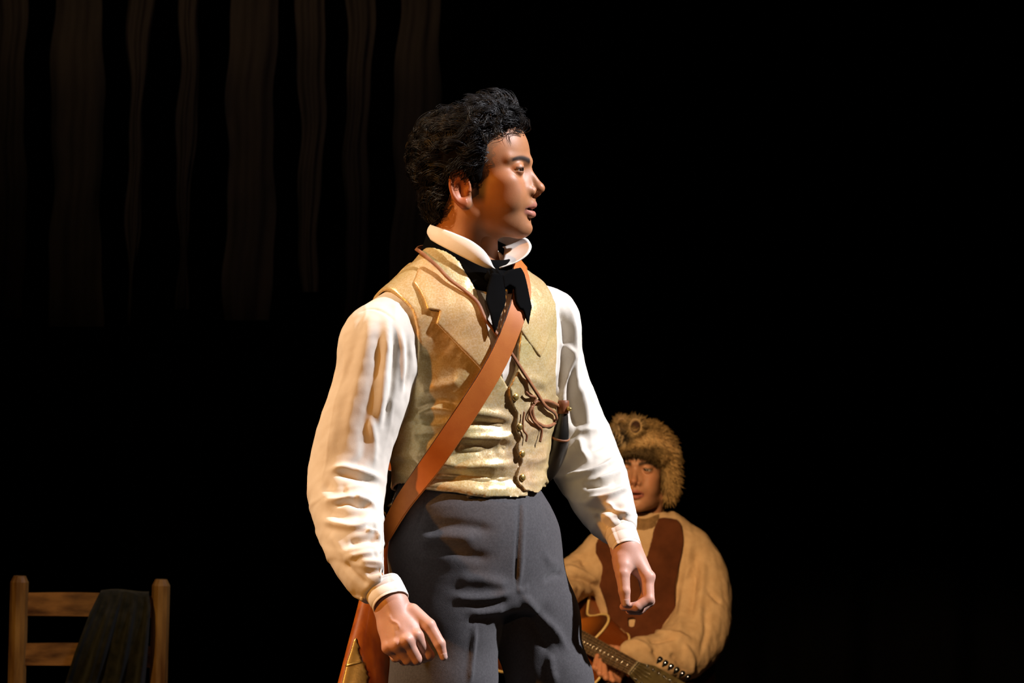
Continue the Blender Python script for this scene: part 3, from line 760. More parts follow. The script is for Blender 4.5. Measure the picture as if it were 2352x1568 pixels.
def head_sdf(Q, smile=0.0, neckto=(-.030, 0, -.20), neckr=.052, young=0.0):
    R = mir(Q)
    d = ell(R, (-.020, 0, .030), (.0975, .0755, .0795))
    d = smin(d, ell(R, (.026, 0, .040), (.0495, .0585, .058)), .02)
    d = smin(d, ell(R, (.034, 0, -.036), (.0545, .050, .062)), .022)
    d = smin(d, ell(R, (.010, 0, -.045), (.060, .0585, .052)), .02)
    d = smin(d, ell(R, (.044, .043, -.014), (.024, .0185, .016)), .018)
    d = smin(d, ell(R, (.046, .036, -.042), (.030, .019, .030)), .022)
    # jaw and chin
    d = smin(d, cone(R, (-.002, .046, -.074), (.060, .013, -.094), .0165, .0165), .022)
    d = smin(d, ell(R, (.030, 0, -.080), (.046, .040, .026)), .02)
    d = smin(d, ell(R, (.0665, 0, -.0965), (.0205, .018, .0165)), .012)
    d = smax(d, -ell(R, (.100, 0, -.0835), (.0135, .022, .0055)), .010)
    # neck with the strap muscle
    nt = np.asarray(neckto, float)
    d = smin(d, cone(R, (-.030, 0, -.05), nt, neckr, neckr + .004), .02)
    d = smin(d, cone(R, (-.020, .054, -.055), nt + np.array([.012, .022, 0]), .010, .010), .03)
    def features(R, d):
        # brow, sockets
        d = smin(d, cone(R, (.0780, .006, .0215), (.054, .047, .0245), .0078, .006), .012)
        d = smax(d, -ell(R, (.089, .034, .0045), (.0200, .0190, .0120)), .012)
        # nose
        d = smin(d, cone(R, (.0765, 0, .010), (.0975, 0, -.0225), .0060, .0085), .009)
        d = smin(d, ell(R, (.0985, 0, -.0265), (.0115, .0095, .0090)), .006)
        d = smin(d, cone(R, (.074, .006, .0), (.080, .012, -.028), .006, .009), .010)
        d = smin(d, ell(R, (.0860, .0125, -.0325), (.0105, .0065, .0085)), .004)
        d = smin(d, cone(R, (.098, 0, -.036), (.089, 0, -.041), .0042, .0042), .004)
        d = smax(d, -ell(R, (.0920, .0070, -.0405), (.0070, .0036, .0042)), .003)
        # philtrum and lips
        d = smin(d, ell(R, (.070, 0, -.056), (.0235, .024, .014)), .012)
        d = smin(d, chain(R, [((.0905, 0, -.0550), .0050), ((.0875, .008, -.0545), .0050), ((.0790, .018, -.0600), .0040), ((.070, .0255, -.0640), .0020)]), .004)
        d = smin(d, chain(R, [((.0880, 0, -.0720), .0060), ((.0855, .008, -.0718), .0058), ((.0780, .017, -.0685), .0042), ((.0700, .0250, -.0645), .0018)]), .004)
        d = smax(d, -ell(R, (.090, 0, -.0632), (.0190, .0225, .0026)), .002)
        # eyelids round the eyeball
        e = R - EYE.astype(np.float32); rr = np.sqrt((e * e).sum(1)); lid = rr - .0140
        sl = e[:, 2] + .12 * e[:, 1]
        ul = .0016 - 12.0 * e[:, 1]**2; ll = -.0032 + 8.0 * e[:, 1]**2
        up = smax(lid, ul - sl, .001); lo = smax(lid, sl - ll, .001)
        d = smin(d, np.minimum(up, lo), .005)
        hole = smax(rr - .0152, np.maximum(sl - ul, ll - sl), .001)
        hole = smax(hole, .0030 - e[:, 0], .002)
        return smax(d, -hole, .001)
    d = local(d, R, (.036, -.01, -.085), (.13, .066, .048), features)
    return local(d, R, (-.07, .05, -.085), (.01, .12, .03), lambda R, d: smin(d, ear_sdf(R), .004))
EYE = np.array([.0665, .0325, .0062])

def head_frame(o, yaw, pitch=0.0, roll=0.0):
    f = np.array([math.sin(yaw), -math.cos(yaw), 0]); l = np.array([math.cos(yaw), math.sin(yaw), 0]); u = np.array([0, 0, 1.0])
    c, s = math.cos(pitch), math.sin(pitch); f, u = f * c + u * s, u * c - f * s
    c, s = math.cos(roll), math.sin(roll); l, u = l * c + u * s, u * c - l * s
    return np.asarray(o, float), np.stack([f, l, u], 1)
HO, HR_ = head_frame(PX(1112, 400, 0.0), math.radians(77))
def to_world(q, fr=None):
    o, R = (HO, HR_) if fr is None else fr
    return o + np.asarray(q) @ R.T

def skin_paint(Q, base, lip, brow, stub, side=False):
    """skin tone with lips, brows, shaved beard and warm ears, in head coordinates"""
    R = Q.copy(); R[:, 1] = np.abs(R[:, 1]); c = np.tile(np.array(base, float), (len(Q), 1))
    def mixin(col, wgt): 
        nonlocal c
        wgt = np.clip(wgt, 0, 1)[:, None]; c = c * (1 - wgt) + np.array(col) * wgt
    # beard shadow on jaw, chin and upper lip
    s = np.clip((-.058 - R[:, 2]) / .02, 0, 1) * np.clip((R[:, 0] + .02) / .02, 0, 1) * (R[:, 2] > -.125)
    mixin(stub, .10 * s)
    s = np.exp(-((R[:, 2] + .049) / .004)**2) * np.exp(-(R[:, 1] / .02)**2) * (R[:, 0] > .07); mixin(stub, .2 * s)
    # sideburn
    if side: mixin((.03, .02, .014), .9 * np.exp(-(((R[:, 0] - .006 - .1 * (R[:, 2] + .03)) / .013)**4)) * np.clip((R[:, 2] + .058) / .014, 0, 1) * np.clip((.01 - R[:, 2]) / .02, 0, 1) * (R[:, 1] > .045))
    # cheeks, nose tip and ears are redder
    mixin(np.array(base) * [1.08, .82, .76], .5 * np.exp(-(((R - [.055, .042, -.025]) / [.03, .02, .022])**2).sum(1)))
    mixin(np.array(base) * [1.1, .8, .72], .5 * np.exp(-(((R - [.103, 0, -.028]) / [.012, .014, .012])**2).sum(1)))
    mixin(np.array(base) * [1.1, .70, .55], .8 * np.clip((R[:, 1] - .068) / .008, 0, 1) * (R[:, 2] < .01) * (R[:, 0] < 0))
    # lips
    x = R[:, 1] / .026
    upz = -.0552 - .008 * x**2 + .0028 * np.exp(-((R[:, 1] - .006) / .005)**2); lowz = -.0722 + .0078 * x**2
    mid = -.0632
    s = (R[:, 0] > .062) * np.clip((upz + .0035 - R[:, 2]) / .0012, 0, 1) * np.clip((R[:, 2] - lowz + .0055) / .0012, 0, 1) * np.clip((1.0 - x) / .08, 0, 1)
    mixin(lip, .9 * s)
    mixin((.03, .008, .006), s * np.exp(-((R[:, 2] - mid) / .0016)**2) * (R[:, 0] < .083 + 0 * x))
    # brows
    t = np.clip((R[:, 1] - .012) / .036, 0, 1); bz = .0215 + .0065 * np.sin(t * 2.3) - .004 * t
    hw = .0060 - .0022 * t
    s = np.exp(-((R[:, 2] - bz) / hw)**4) * (R[:, 0] > .03) * np.clip((R[:, 1] - .009) / .003, 0, 1) * np.clip((.056 - R[:, 1]) / .008, 0, 1)
    mixin(brow, .96 * s)
    # lash lines; the upper one is widened to paint in the lid's shade
    e = R - EYE; sl = e[:, 2] + .10 * e[:, 1]; rr = np.sqrt((e * e).sum(1))
    s = np.exp(-((sl - .0028) / .0018)**2) * (rr < .0158) * (e[:, 0] > .002); mixin((.02, .012, .01), .85 * s)
    s = np.exp(-((sl + .0046) / .0009)**2) * (rr < .0155) * (e[:, 0] > .002); mixin((.10, .04, .03), .4 * s)
    return c

# ------------------------------------------------------------------ the man's body: head, neck, hands, and the trunk and limbs inside the clothes
def fingers(P, spec, kf=.0022, kp=.010):
    """hand: palm fan from the wrist to the knuckles, then each finger as its own tapering chain"""
    palm = None
    for (a, ra, b, rb) in spec['palm']:
        e = cone(P, a, b, ra, rb); palm = e if palm is None else smin(palm, e, .014)
    d = palm; fs = None
    for ch in spec['fingers']:
        e = chain(P, ch); d = smin(d, e, kp if ch is not spec['fingers'][0] else .010)
    fs = None
    return d
def fing(P, spec):
    palm = None
    for (a, ra, b, rb) in spec['palm']:
        e = cone(P, a, b, ra, rb); palm = e if palm is None else smin(palm, e, .012)
    out = palm
    fd = [chain(P, ch, .003) for ch in spec['fingers']]
    f = fd[0]
    for e in fd[1:]: f = smin(f, e, .0016)
    # blend fingers with the palm only near the knuckles
    return smin(out, f, .006)
def F4(pts, rs): return [(PX(*p), r) for p, r in zip(pts, rs)]
WR = PX(900, 1388, -.278)
hr_f = [
    F4([(957, 1460, -.309), (984, 1504, -.300), (973, 1510, -.272), (957, 1494, -.262)], [.0108, .0100, .0088, .0075]),
    F4([(934, 1472, -.319), (958, 1513, -.307), (948, 1516, -.280), (934, 1500, -.270)], [.0110, .0100, .0088, .0075]),
    F4([(911, 1481, -.317), (937, 1514, -.306), (928, 1516, -.280), (915, 1502, -.272)], [.0106, .0094, .0084, .0072]),
    F4([(891, 1487, -.308), (915, 1508, -.300), (908, 1510, -.278), (898, 1498, -.272)], [.0096, .0084, .0075, .0066]),
    F4([(946, 1405, -.288), (985, 1436, -.300), (1010, 1478, -.306), (1019, 1508, -.304)], [.0150, .0118, .0098, .0068])]
HANDR = dict(palm=[(PX(886, 1372, -.268), .027, WR, .0265), (WR, .025, PX(940, 1440, -.296), .017), (PX(940, 1440, -.296), .017, hr_f[0][0][0], .0115), (WR, .022, hr_f[1][0][0], .0118), (WR, .021, hr_f[2][0][0], .0112), (PX(886, 1396, -.272), .0195, hr_f[3][0][0], .0100),
                   (PX(896, 1440, -.285), .018, PX(925, 1465, -.295), .016)], fingers=hr_f)
WL = PX(1437, 1258, .012)
hl_f = [
    F4([(1486, 1327, -.006), (1490, 1376, -.020), (1463, 1393, -.026), (1432, 1393, -.022)], [.0118, .0100, .0086, .0070]),
    F4([(1487, 1326, .016), (1491, 1380, .006), (1468, 1400, -.004), (1446, 1402, -.008)], [.0114, .0098, .0086, .0072]),
    F4([(1482, 1322, .036), (1489, 1374, .030), (1474, 1396, .018), (1458, 1403, .008)], [.0106, .0092, .0082, .0070]),
    F4([(1474, 1316, .054), (1482, 1358, .050), (1474, 1380, .038), (1464, 1392, .028)], [.0094, .0080, .0072, .0062]),
    F4([(1427, 1285, -.006), (1430, 1318, -.022), (1434, 1357, -.030), (1437, 1384, -.031)], [.0165, .0128, .0104, .0084])]
HANDL = dict(palm=[(WL, .0235, hl_f[0][0][0], .0130), (WL, .0225, hl_f[1][0][0], .0125), (WL, .0205, hl_f[2][0][0], .0110), (WL, .0185, hl_f[3][0][0], .0095),
                   (WL, .0215, PX(1432, 1300, -.012), .0165)], fingers=hl_f)
def man_head_world(P): return head_sdf(((P - HO.astype(np.float32)) @ HR_.astype(np.float32)), neckto=(-.040, 0, -.21))
def man_inner(P):
    d = bust(P) + .012
    d = smin(d, chain(P, [(p, r * .42) for p, r in RARM]), .03); d = smin(d, chain(P, [(p, r * .42) for p, r in LARM]), .03)
    d = smin(d, chain(P, [(p, r * .72) for p, r in LEGR]), .03); d = smin(d, chain(P, [(p, r * .72) for p, r in LEGL]), .02)
    d = smin(d, neck(P) + .012, .02)
    return d
SKIN = (.43, .185, .078); SKINH = (.60, .335, .245)
parts = []
V, F = surfnet(man_head_world, HO - [.16, .13, .16], HO + [.14, .13, .13], .0015, lip=1.5)
V = relax(V, F, 1, .4)
C = skin_paint((V - HO) @ HR_, SKIN, (.43, .16, .11), (.010, .007, .006), (.10, .06, .045), True)
Q = (V - HO) @ HR_
parts.append((V, F, C))
for sp, lo, hi, fa in ((HANDR, PX(850, 1540, -.36), PX(1040, 1350, -.22), hr_f), (HANDL, PX(1390, 1420, -.06), PX(1520, 1235, .09), hl_f)):
    lo, hi = np.minimum(lo, hi), np.maximum(lo, hi)
    V, F = surfnet(lambda P: fing(P, sp), lo, hi, .0013); V = relax(V, F, 1, .4)
    N = vnormals(V, F)
    # tendons, knuckle creases and nails
    st = []; bumps = []
    for ch in fa[:4]:
        k = np.array(ch[0][0]); wv = (WR if sp is HANDR else WL); dirn = np.array([0, -.010, .004]) if sp is HANDR else np.array([.010, -.004, .004])
        st.append((np.array([wv + (k - wv) * t + dirn for t in (.35, .6, .85)]), .0042, .0014))
        bumps.append(k + dirn * 1.05)
    if sp is HANDR:
        vp = [cast(x, y, lambda P: fing(P, sp), -.42, -.15) for x, y in spline([(893, 1410), (900, 1425), (912, 1431), (918, 1445)], 8)]
        st.append((np.array(vp), .0028, .0016))
    D = strokes_disp(V, st)
    for k in bumps: D += .0020 * np.exp(-((V - k)**2).sum(1) / .0075**2)
    V = relax(V + N * D[:, None], F, 1, .4)
    C = np.tile(np.array(SKINH), (len(V), 1))
    for ch in fa:   # redder knuckles and fingertips
        for q, r in ch[:1] + ch[-1:]:
            wg = .35 * np.exp(-((V - q)**2).sum(1) / (.012**2)); C = C * (1 - wg[:, None]) + np.array(SKINH) * [1.15, .8, .75] * wg[:, None]
    tip, ip = np.array(fa[4][-1][0]), np.array(fa[4][-2][0]); t = (tip - ip) / np.linalg.norm(tip - ip)
    face = np.array([.35, -.93, .15]) if sp is HANDR else np.array([.05, -1, .1]); face -= t * (face @ t); face /= np.linalg.norm(face)
    sd = np.cross(t, face); q = V - tip
    nail = (np.abs(q @ sd) < .0058) & (q @ t > -.006) & (q @ t < .0062) & (q @ face > .0028)
    C[nail] = np.array([.62, .40, .33]); V[nail] += face * .0005
    parts.append((V, F, C))
V, F = surfnet(man_inner, (-.42, -.32, .02), (.30, .33, zp(560)), .009, lip=1.8); parts.append((V, F, np.tile(np.array(SKIN), (len(V), 1))))
off = 0; VV, FF, CC = [], [], []
for V, F, C in parts: VV.append(V); FF.append(F + off); CC.append(C); off += len(V)
body = mesh_obj('body', np.concatenate(VV), np.concatenate(FF), M['skin'], man, col=np.concatenate(CC))

def eyeball(parent, fr, side, gaze, r=.0128):
    c = to_world(EYE * [1, side, 1], fr); g = gaze / np.linalg.norm(gaze)
    n, m = 40, 28; V = []; F = []; a = np.cross(g, [0, 0, 1.0]); a /= np.linalg.norm(a); b = np.cross(a, g); Cc = []
    for i in range(m + 1):
        t = math.pi * i / m
        rr = r * (1 + .035 * math.exp(-(t / .35)**2))
        for j in range(n):
            p = 2 * math.pi * j / n; V.append(c + rr * (math.cos(t) * g + math.sin(t) * (math.cos(p) * a + math.sin(p) * b)))
            Cc.append((.006, .005, .005) if t < .19 else ((.045, .022, .011) if t < .52 else ((.02, .012, .01) if t < .57 else (.40, .33, .28))))
    for i in range(m):
        for j in range(n): F.append((i * n + j, i * n + (j + 1) % n, (i + 1) * n + (j + 1) % n, (i + 1) * n + j))
    return mesh_obj('eye', V, F, M['eye'], parent, col=np.array(Cc))
for s in (-1, 1): eyeball(man, (HO, HR_), s, HR_[:, 0] - HR_[:, 1] * .35)

# ------------------------------------------------------------------ curly hair
def scalp_mask(q):
    """1 where hair grows, for points in head coordinates"""
    x, y, z = q[:, 0], np.abs(q[:, 1]), q[:, 2]
    hl = np.interp(z, [-.06, -.045, -.02, 0, .02, .046, .062, .075, .085, .12], [.0, .014, .016, .018, .022, .026, .034, .052, .062, .08])
    front = x < hl + .012 * np.clip(1 - y / .03, 0, 1) * (z > .05)
    low = np.where(x > -.010, z > -.050, np.where(x > -.046, z > .004, z > -.085 + .0 * x))
    return front & low
def lock(root, nrm, flow, length, curl, turns, rad, ph, seg=11, sides=4):
    t = np.linspace(0, 1, seg)
    axis = root + np.outer(t, nrm) * length * .45 + np.outer(t**1.5, flow) * length * .85
    T = nrm * .5 + flow; T = T / np.linalg.norm(T); a = np.cross(T, nrm); a /= max(np.linalg.norm(a), 1e-6); b = np.cross(T, a)
    an = ph + t * turns * 2 * math.pi
    amp = curl * np.minimum(1, t * 3)
    pts = axis + (np.cos(an) * amp)[:, None] * a + (np.sin(an) * amp)[:, None] * b
    return pts, rad * np.clip(1.15 - t**2.2, .12, 1)
def tubes_np(curves, sides):
    """many tubes in one mesh; curves = list of (points, radii) of equal length"""
    P = np.array([c[0] for c in curves]); Rr = np.array([c[1] for c in curves]); n, m, _ = P.shape
    T = np.gradient(P, axis=1); T /= np.maximum(np.linalg.norm(T, axis=2, keepdims=True), 1e-9)
    ref = np.array([.31, .52, .79]); A_ = np.cross(T, ref); A_ /= np.maximum(np.linalg.norm(A_, axis=2, keepdims=True), 1e-9); B_ = np.cross(T, A_)
    an = np.arange(sides) * 2 * math.pi / sides
    V = P[:, :, None, :] + Rr[:, :, None, None] * (np.cos(an)[None, None, :, None] * A_[:, :, None, :] + np.sin(an)[None, None, :, None] * B_[:, :, None, :])
    idx = np.arange(n * m * sides).reshape(n, m, sides); nx = np.roll(idx, -1, 2)
    F = np.stack([idx[:, :-1], nx[:, :-1], nx[:, 1:], idx[:, 1:]], -1).reshape(-1, 4)
    return V.reshape(-1, 3), F
def hair_cap(P):
    Q = (P - HO.astype(np.float32)) @ HR_.astype(np.float32); R = mir(Q)
    d = ell(R, (-.022, 0, .031), (.1045, .0815, .0862))
    d = smin(d, ell(R, (.026, 0, .082), (.038, .046, .026)), .02)
    d = smin(d, ell(R, (-.078, 0, -.030), (.042, .052, .058)), .03)
    x, y, z = R[:, 0], R[:, 1], R[:, 2]
    hl = np.interp(z, [-.12, -.05, -.02, 0, .02, .046, .062, .075, .09, .12], [-.03, .0, .008, .012, .018, .022, .032, .054, .075, .09])
    d = smax(d, (x - hl) * .8, .008)
    cut = cone(R, (-.020, .04, -.044), (-.020, .12, -.044), .031, .031); d = smax(d, -cut, .006)
    d = smax(d, np.where(x > -.05, -.02 - z, -.20 - z) * .8, .01) if False else smax(d, -(z + .100 + (x + .06) * .4), .01)
    d = smax(d, -ell(R, (.045, 0, -.06), (.065, .09, .06)), .006)
    return d
V, F = surfnet(hair_cap, HO - [.18, .15, .16], HO + [.14, .15, .15], .0026)
V = relax(V, F, 1); N = vnormals(V, F)
V = V + N * (.0012 * wob(V, 150, 51, 2))[:, None]
capV, capF = V, F; HV, HF = [], []; off = 0
rr = np.random.default_rng(5)
HC, HRAD = np.array([-.022, 0, .030]), np.array([.0975, .0755, .0795])
def add_clumps(n, per, lo_len, hi_len, rad, seg, region=None, hgt=.0155, spread=.005):
    """tousled waves: guides that run over the scalp, each with a bundle of strands"""
    global off
    q = rr.normal(size=(n * 8, 3)); q /= np.linalg.norm(q, axis=1, keepdims=True)
    S = HC + q * HRAD; S = np.concatenate([S, np.array([-.058, 0, -.035]) + q * [.045, .054, .055]])
    keep = scalp_mask(S) & np.concatenate([np.ones(len(q), bool), (q[:, 0] < -.1)])
    if region is not None: keep &= region(S)
    S = S[keep]; S = S[rr.permutation(len(S))[:n]]; out = []; t = np.linspace(0, 1, seg)
    for s in S:
        nape = s[2] < -.02
        c0 = np.array([-.050, 0, -.030]) if nape else HC; ra = np.array([.050, .058, .060]) if nape else HRAD
        nr = (s - c0) / ra**2; nr /= np.linalg.norm(nr)
        front = np.clip((s[2] - .06) / .03, 0, 1) * np.clip((s[0] - .0) / .03, 0, 1)
        flow = np.array([-.8, 0, .15]) if s[2] > .03 else np.array([-.75, 0, -.45])
        if rr.random() < front * .75: flow = np.array([rr.uniform(-.5, .28), rr.uniform(-.9, .4), .4])
        flow = flow + rr.normal(size=3) * .28; flow -= nr * (flow @ nr); flow /= np.linalg.norm(flow)
        ln = rr.uniform(lo_len, hi_len); h0 = hgt * rr.uniform(.35, 1.15) * (1 + .9 * front)
        if s[2] < .0 and s[0] > -.035: ln *= .35; h0 *= .3
        if s[2] < -.05: ln *= .6; h0 *= .6
        side = np.cross(nr, flow); ph = rr.uniform(0, 6.28); w1 = rr.uniform(.003, .008); tu = rr.uniform(.6, 1.7)
        base = s + np.outer(t, flow) * ln + np.outer(np.sin(ph + t * tu * 6.28) * w1 * np.minimum(1, 2.5 * t), side)
        hh = h0 * (1 - np.exp(-4.5 * t)) + .0035 * np.cos(ph + t * tu * 6.28) * np.minimum(1, 3 * t) + .003
        for _ in range(per):
            o = rr.normal(size=2) * spread; cv = base + np.outer(1 - .55 * t, side * o[0]) + rr.normal(size=3) * .0012 + np.outer(t, rr.normal(size=3) * .0025)
            hs = np.maximum(hh + o[1] * .5 * (1 - .4 * t) + rr.normal() * .0008, .0015)
            g = cv - c0; k = np.linalg.norm(g / ra, axis=1); surf = g / k[:, None]
            dirn = g / np.linalg.norm(g, axis=1)[:, None]
            p = c0 + surf + dirn * hs[:, None]
            out.append((HO + p @ HR_.T, rad * rr.uniform(.6, 1.3) * np.clip(1.1 - t**3, .15, 1)))
    V, F = tubes_np(out, 3); HV.append(V); HF.append(F + off); off += len(V)
add_clumps(620, 14, .034, .064, .00058, 10)
add_clumps(190, 13, .026, .042, .00058, 10, lambda s: (s[:, 2] > .055) & (s[:, 0] > .0), .022)
add_clumps(110, 12, .030, .050, .0005, 8, lambda s: (s[:, 0] > -.016) & (s[:, 2] < .0), .008, .003)
hair = mesh_obj('hair', np.concatenate(HV), np.concatenate(HF), M['hair'], man)
mesh_obj('hair_base', capV, capF, M['scalp'], hair)

# ------------------------------------------------------------------ collar wings and tie
def wing(pts_top, pts_bot, name='collar_wing', th=.0022, rows=10, cols=40, bulge=.0):
    """curved cloth strip between an upper and a lower edge given as (px, py, depth)"""
    T = spline([PX(*p) for p in pts_top], cols); Bm = spline([PX(*p) for p in pts_bot], cols)
    G = []
    for i in range(rows):
        s = i / (rows - 1); G.append(T * (1 - s) + Bm * s)
    G = np.array(G); c = G.reshape(-1, 3).mean(0)
    n = np.cross(np.gradient(G, axis=1), np.gradient(G, axis=0)); n /= np.maximum(np.linalg.norm(n, axis=2, keepdims=True), 1e-9)
    ax = np.array([xp(1085), .0, 0]); rad = G - ax; rad[..., 2] = 0
    if (n * rad).sum() < 0: n = -n
    s = np.linspace(0, 1, rows)[:, None, None]; G = G + n * (bulge * np.sin(s * math.pi))
    V = np.concatenate([(G + n * th).reshape(-1, 3), G.reshape(-1, 3)]); m = rows * cols; F = []
    for i in range(rows - 1):
        for j in range(cols - 1):
            a = i * cols + j; F.append((a, a + 1, a + cols + 1, a + cols)); F.append((m + a, m + a + cols, m + a + cols + 1, m + a + 1))
    edge = [j for j in range(cols)] + [i * cols + cols - 1 for i in range(1, rows)] + [(rows - 1) * cols + j for j in range(cols - 2, -1, -1)] + [i * cols for i in range(rows - 2, 0, -1)]
    for a, b in zip(edge, edge[1:] + edge[:1]): F.append((a, m + a, m + b, b))
    return mesh_obj(name, V, F, M['collar'], shirt)
# the wing nearer the camera runs from the nape along the right side of the neck to its point under the chin
wing([(1080, 512, .085), (1020, 513, .062), (992, 515, .015), (1012, 524, -.045), (1050, 538, -.078), (1088, 556, -.092), (1114, 578, -.094), (1127, 600, -.088), (1133, 617, -.082)],
     [(1080, 548, .080), (1010, 548, .062), (986, 545, .010), (1003, 559, -.052), (1035, 576, -.080), (1066, 592, -.092), (1096, 607, -.096), (1118, 616, -.090), (1133, 619, -.082)], bulge=.004)
wing([(1080, 512, .085), (1130, 520, .090), (1168, 532, .060), (1202, 544, .020), (1215, 552, -.010), (1220, 566, -.030), (1212, 582, -.045), (1194, 596, -.055), (1148, 613, -.070)],
     [(1080, 548, .085), (1125, 560, .085), (1150, 566, .060), (1158, 570, .025), (1158, 578, .0), (1156, 588, -.020), (1154, 598, -.035), (1150, 606, -.046), (1142, 614, -.062)], bulge=.002)
# stand of the collar inside the tie
def neckring(py0, py1, grow0, grow1, name, m, parent, cx=(1083, 1086), th=.003, tilt=.25, cols=72, rows=6):
    V = []; F = []
    for k in range(2):
        for i in range(rows):
            s = i / (rows - 1); py = py0 + (py1 - py0) * s; g = grow0 + (grow1 - grow0) * s + (th if k == 0 else 0)
            for j in range(cols):
                a = 2 * math.pi * j / cols; f = math.cos(a); l = math.sin(a)
                p = PX(cx[0], py, .0) + Fx * f * (g + .002) + Lx * l * g
                p[2] -= tilt * f * g - .02 * (l < 0) * abs(l) * 0
                V.append(p)
    n = rows * cols
    for i in range(rows - 1):
        for j in range(cols):
            a = i * cols + j; b = i * cols + (j + 1) % cols; F.append((a, b, b + cols, a + cols)); F.append((n + a, n + a + cols, n + b + cols, n + b))
    for j in range(cols):
        b = (j + 1) % cols; F.append((j, n + j, n + b, b)); r = (rows - 1) * cols; F.append((r + j, r + b, n + r + b, n + r + j))
    return mesh_obj(name, V, F, m, parent)
neckring(578, 622, .062, .069, 'collar_stand', M['collar'], shirt, tilt=.62)
tie = neckring(560, 626, .0735, .0890, 'necktie', M['tie'], man, tilt=.42, th=.004)
def tie_tail(poly, off, bowf, name='tie_tail'):
    return flap(name, poly, off, .0048, M['tie'], tie, h=.0017, bow=bowf)
zk = zp(640)
bowk = lambda u, z: .026 * np.clip((z - zk + .06) / .09, 0, 1)**1.5
tie_tail([(1100, 628), (1128, 630), (1136, 650), (1145, 690), (1144, 702), (1134, 728), (1122, 768), (1117, 752), (1110, 722), (1098, 690), (1097, 660)], .017, bowk)
tie_tail([(1124, 634), (1136, 622), (1160, 616), (1172, 628), (1186, 656), (1200, 690), (1206, 706), (1202, 730), (1199, 747), (1192, 730), (1186, 711), (1178, 709), (1168, 694), (1160, 662), (1146, 655), (1136, 664)], .018, bowk)
kn = PX(1136, 634, -.093)
def knot(P):
    Q = P - kn.astype(np.float32); return ell(Q, (0, 0, 0), (.017, .013, .0135))
build('tie_knot', knot, kn - .03, kn + .03, .002, M['tie'], tie, noise=lambda V, N: .0012 * np.sin(V[:, 0] * 700 + V[:, 2] * 300))
# shirt front with small ruffled pleats in the opening of the waistcoat
# ================================================================== rifle slung at the man's right side, butt down
RA, RB = PX(826, 1665, -.055), PX(946, 690, .175)
r_ax = RB - RA; RLEN = np.linalg.norm(r_ax); r_ax /= RLEN
r_w = np.cross(r_ax, [.25, -1, 0]); r_w /= np.linalg.norm(r_w)          # across the stock, towards image left or right
r_t = np.cross(r_w, r_ax)
if r_t[1] > 0: r_t = -r_t
if r_w[0] < 0: r_w = -r_w
def rs(py): return (zp(py) - RA[2]) / r_ax[2]
RS_S = [0.0, rs(1568), rs(1480), rs(1400), rs(1320), rs(1260), rs(1200), rs(1100), rs(1000), rs(850), RLEN * .86]
RS_W = [.056, .0475, .0385, .0300, .0235, .0190, .0190, .0200, .0165, .0150, .0135]
RS_T = [.022, .022, .021, .020, .0185, .0170, .0175, .0180, .0150, .0140, .0125]
def rifle_l(P):
    q = P - RA.astype(np.float32); return q @ r_ax.astype(np.float32), q @ r_w.astype(np.float32), q @ r_t.astype(np.float32)
_s1, _w1 = smooth_table(RS_S, RS_W); _, _t1 = smooth_table(RS_S, RS_T)
def stock_sdf(P):
    s, u, v = rifle_l(P); a = np.interp(s, _s1, _w1); b = np.interp(s, _s1, _t1)
    k0 = ((np.abs(u) / a)**2.3 + (np.abs(v) / b)**2.3)**(1 / 2.3)
    d = (k0 - 1) * np.minimum(a, b)
    d = smax(d, -s, .008); return smax(d, s - RLEN * .86, .004)
rifle = thing('rifle', (RA[0], RA[1], 0.0), 'short orange-stocked flintlock rifle with brass patch box, slung behind the standing person', 'rifle')
pts = np.array([RA, RB]); 
build('stock', stock_sdf, pts.min(0) - .08, pts.max(0) + .08, .003, M['stock'], rifle)
def along(s, u=0, v=0): return RA + r_ax * s + r_w * u + r_t * v
bs = np.linspace(RLEN * .34, RLEN, 12)
mesh_obj('barrel', *tube([along(s, 0, .004) + r_w * .012 for s in bs], .0085, 8), M['steel'], rifle)
# lock plate, cock and pan on the side seen past the sleeve
lk = rs(1150)
mesh_obj('lock_plate', *box(along(lk, .004, .0185), (.10, .030, .006), np.stack([r_ax, r_w, r_t], 1), .002), M['steel'], rifle)
mesh_obj('cock', *tube([along(lk - .02, .0, .024), along(lk - .005, .012, .027), along(lk + .012, .026, .027), along(lk + .026, .022, .027)], [.006, .005, .0045, .006], 8), M['steel'], rifle)
mesh_obj('trigger_guard', *tube(spline([along(rs(1205), .018, 0), along(rs(1190), .034, 0), along(rs(1165), .036, 0), along(rs(1140), .020, 0)], 14), .0022, 8), M['brass'], rifle)
# brass patch box let into the butt, with its hinge
PB = [(817, 1464), (819, 1472), (821, 1479), (825, 1485), (822, 1492), (824, 1501), (828, 1507), (828, 1514), (832, 1520), (838, 1526), (837, 1533), (842, 1541), (841, 1548), (846, 1554), (842, 1562), (843, 1575),
      (846, 1590), (846, 1610), (840, 1622), (790, 1624), (782, 1610), (782, 1590), (785, 1568), (789, 1552), (796, 1520), (805, 1494), (811, 1472)]
H = np.array([cast(x, y, stock_sdf, -.3, .2) for x, y in PB]); s_, u_, v_ = rifle_l(H); PBL = list(zip(s_, u_))
def plate(P):
    s, u, v = rifle_l(P); d = stock_sdf(P)
    return np.maximum(np.maximum(np.maximum(d - .0022, -d - .003), poly2(s, u, PBL)), -v)
pb = build('patch_box', plate, H.min(0) - .03, H.max(0) + .03, .0013, M['brass'], rifle, rl=1)
H = np.array([cast(x, y, stock_sdf, -.3, .2) for x, y in spline([(794, 1530), (812, 1525), (830, 1520)], 8)])
mesh_obj('hinge', *tube(H + r_t * .002, .0028, 8), M['brass'], pb)
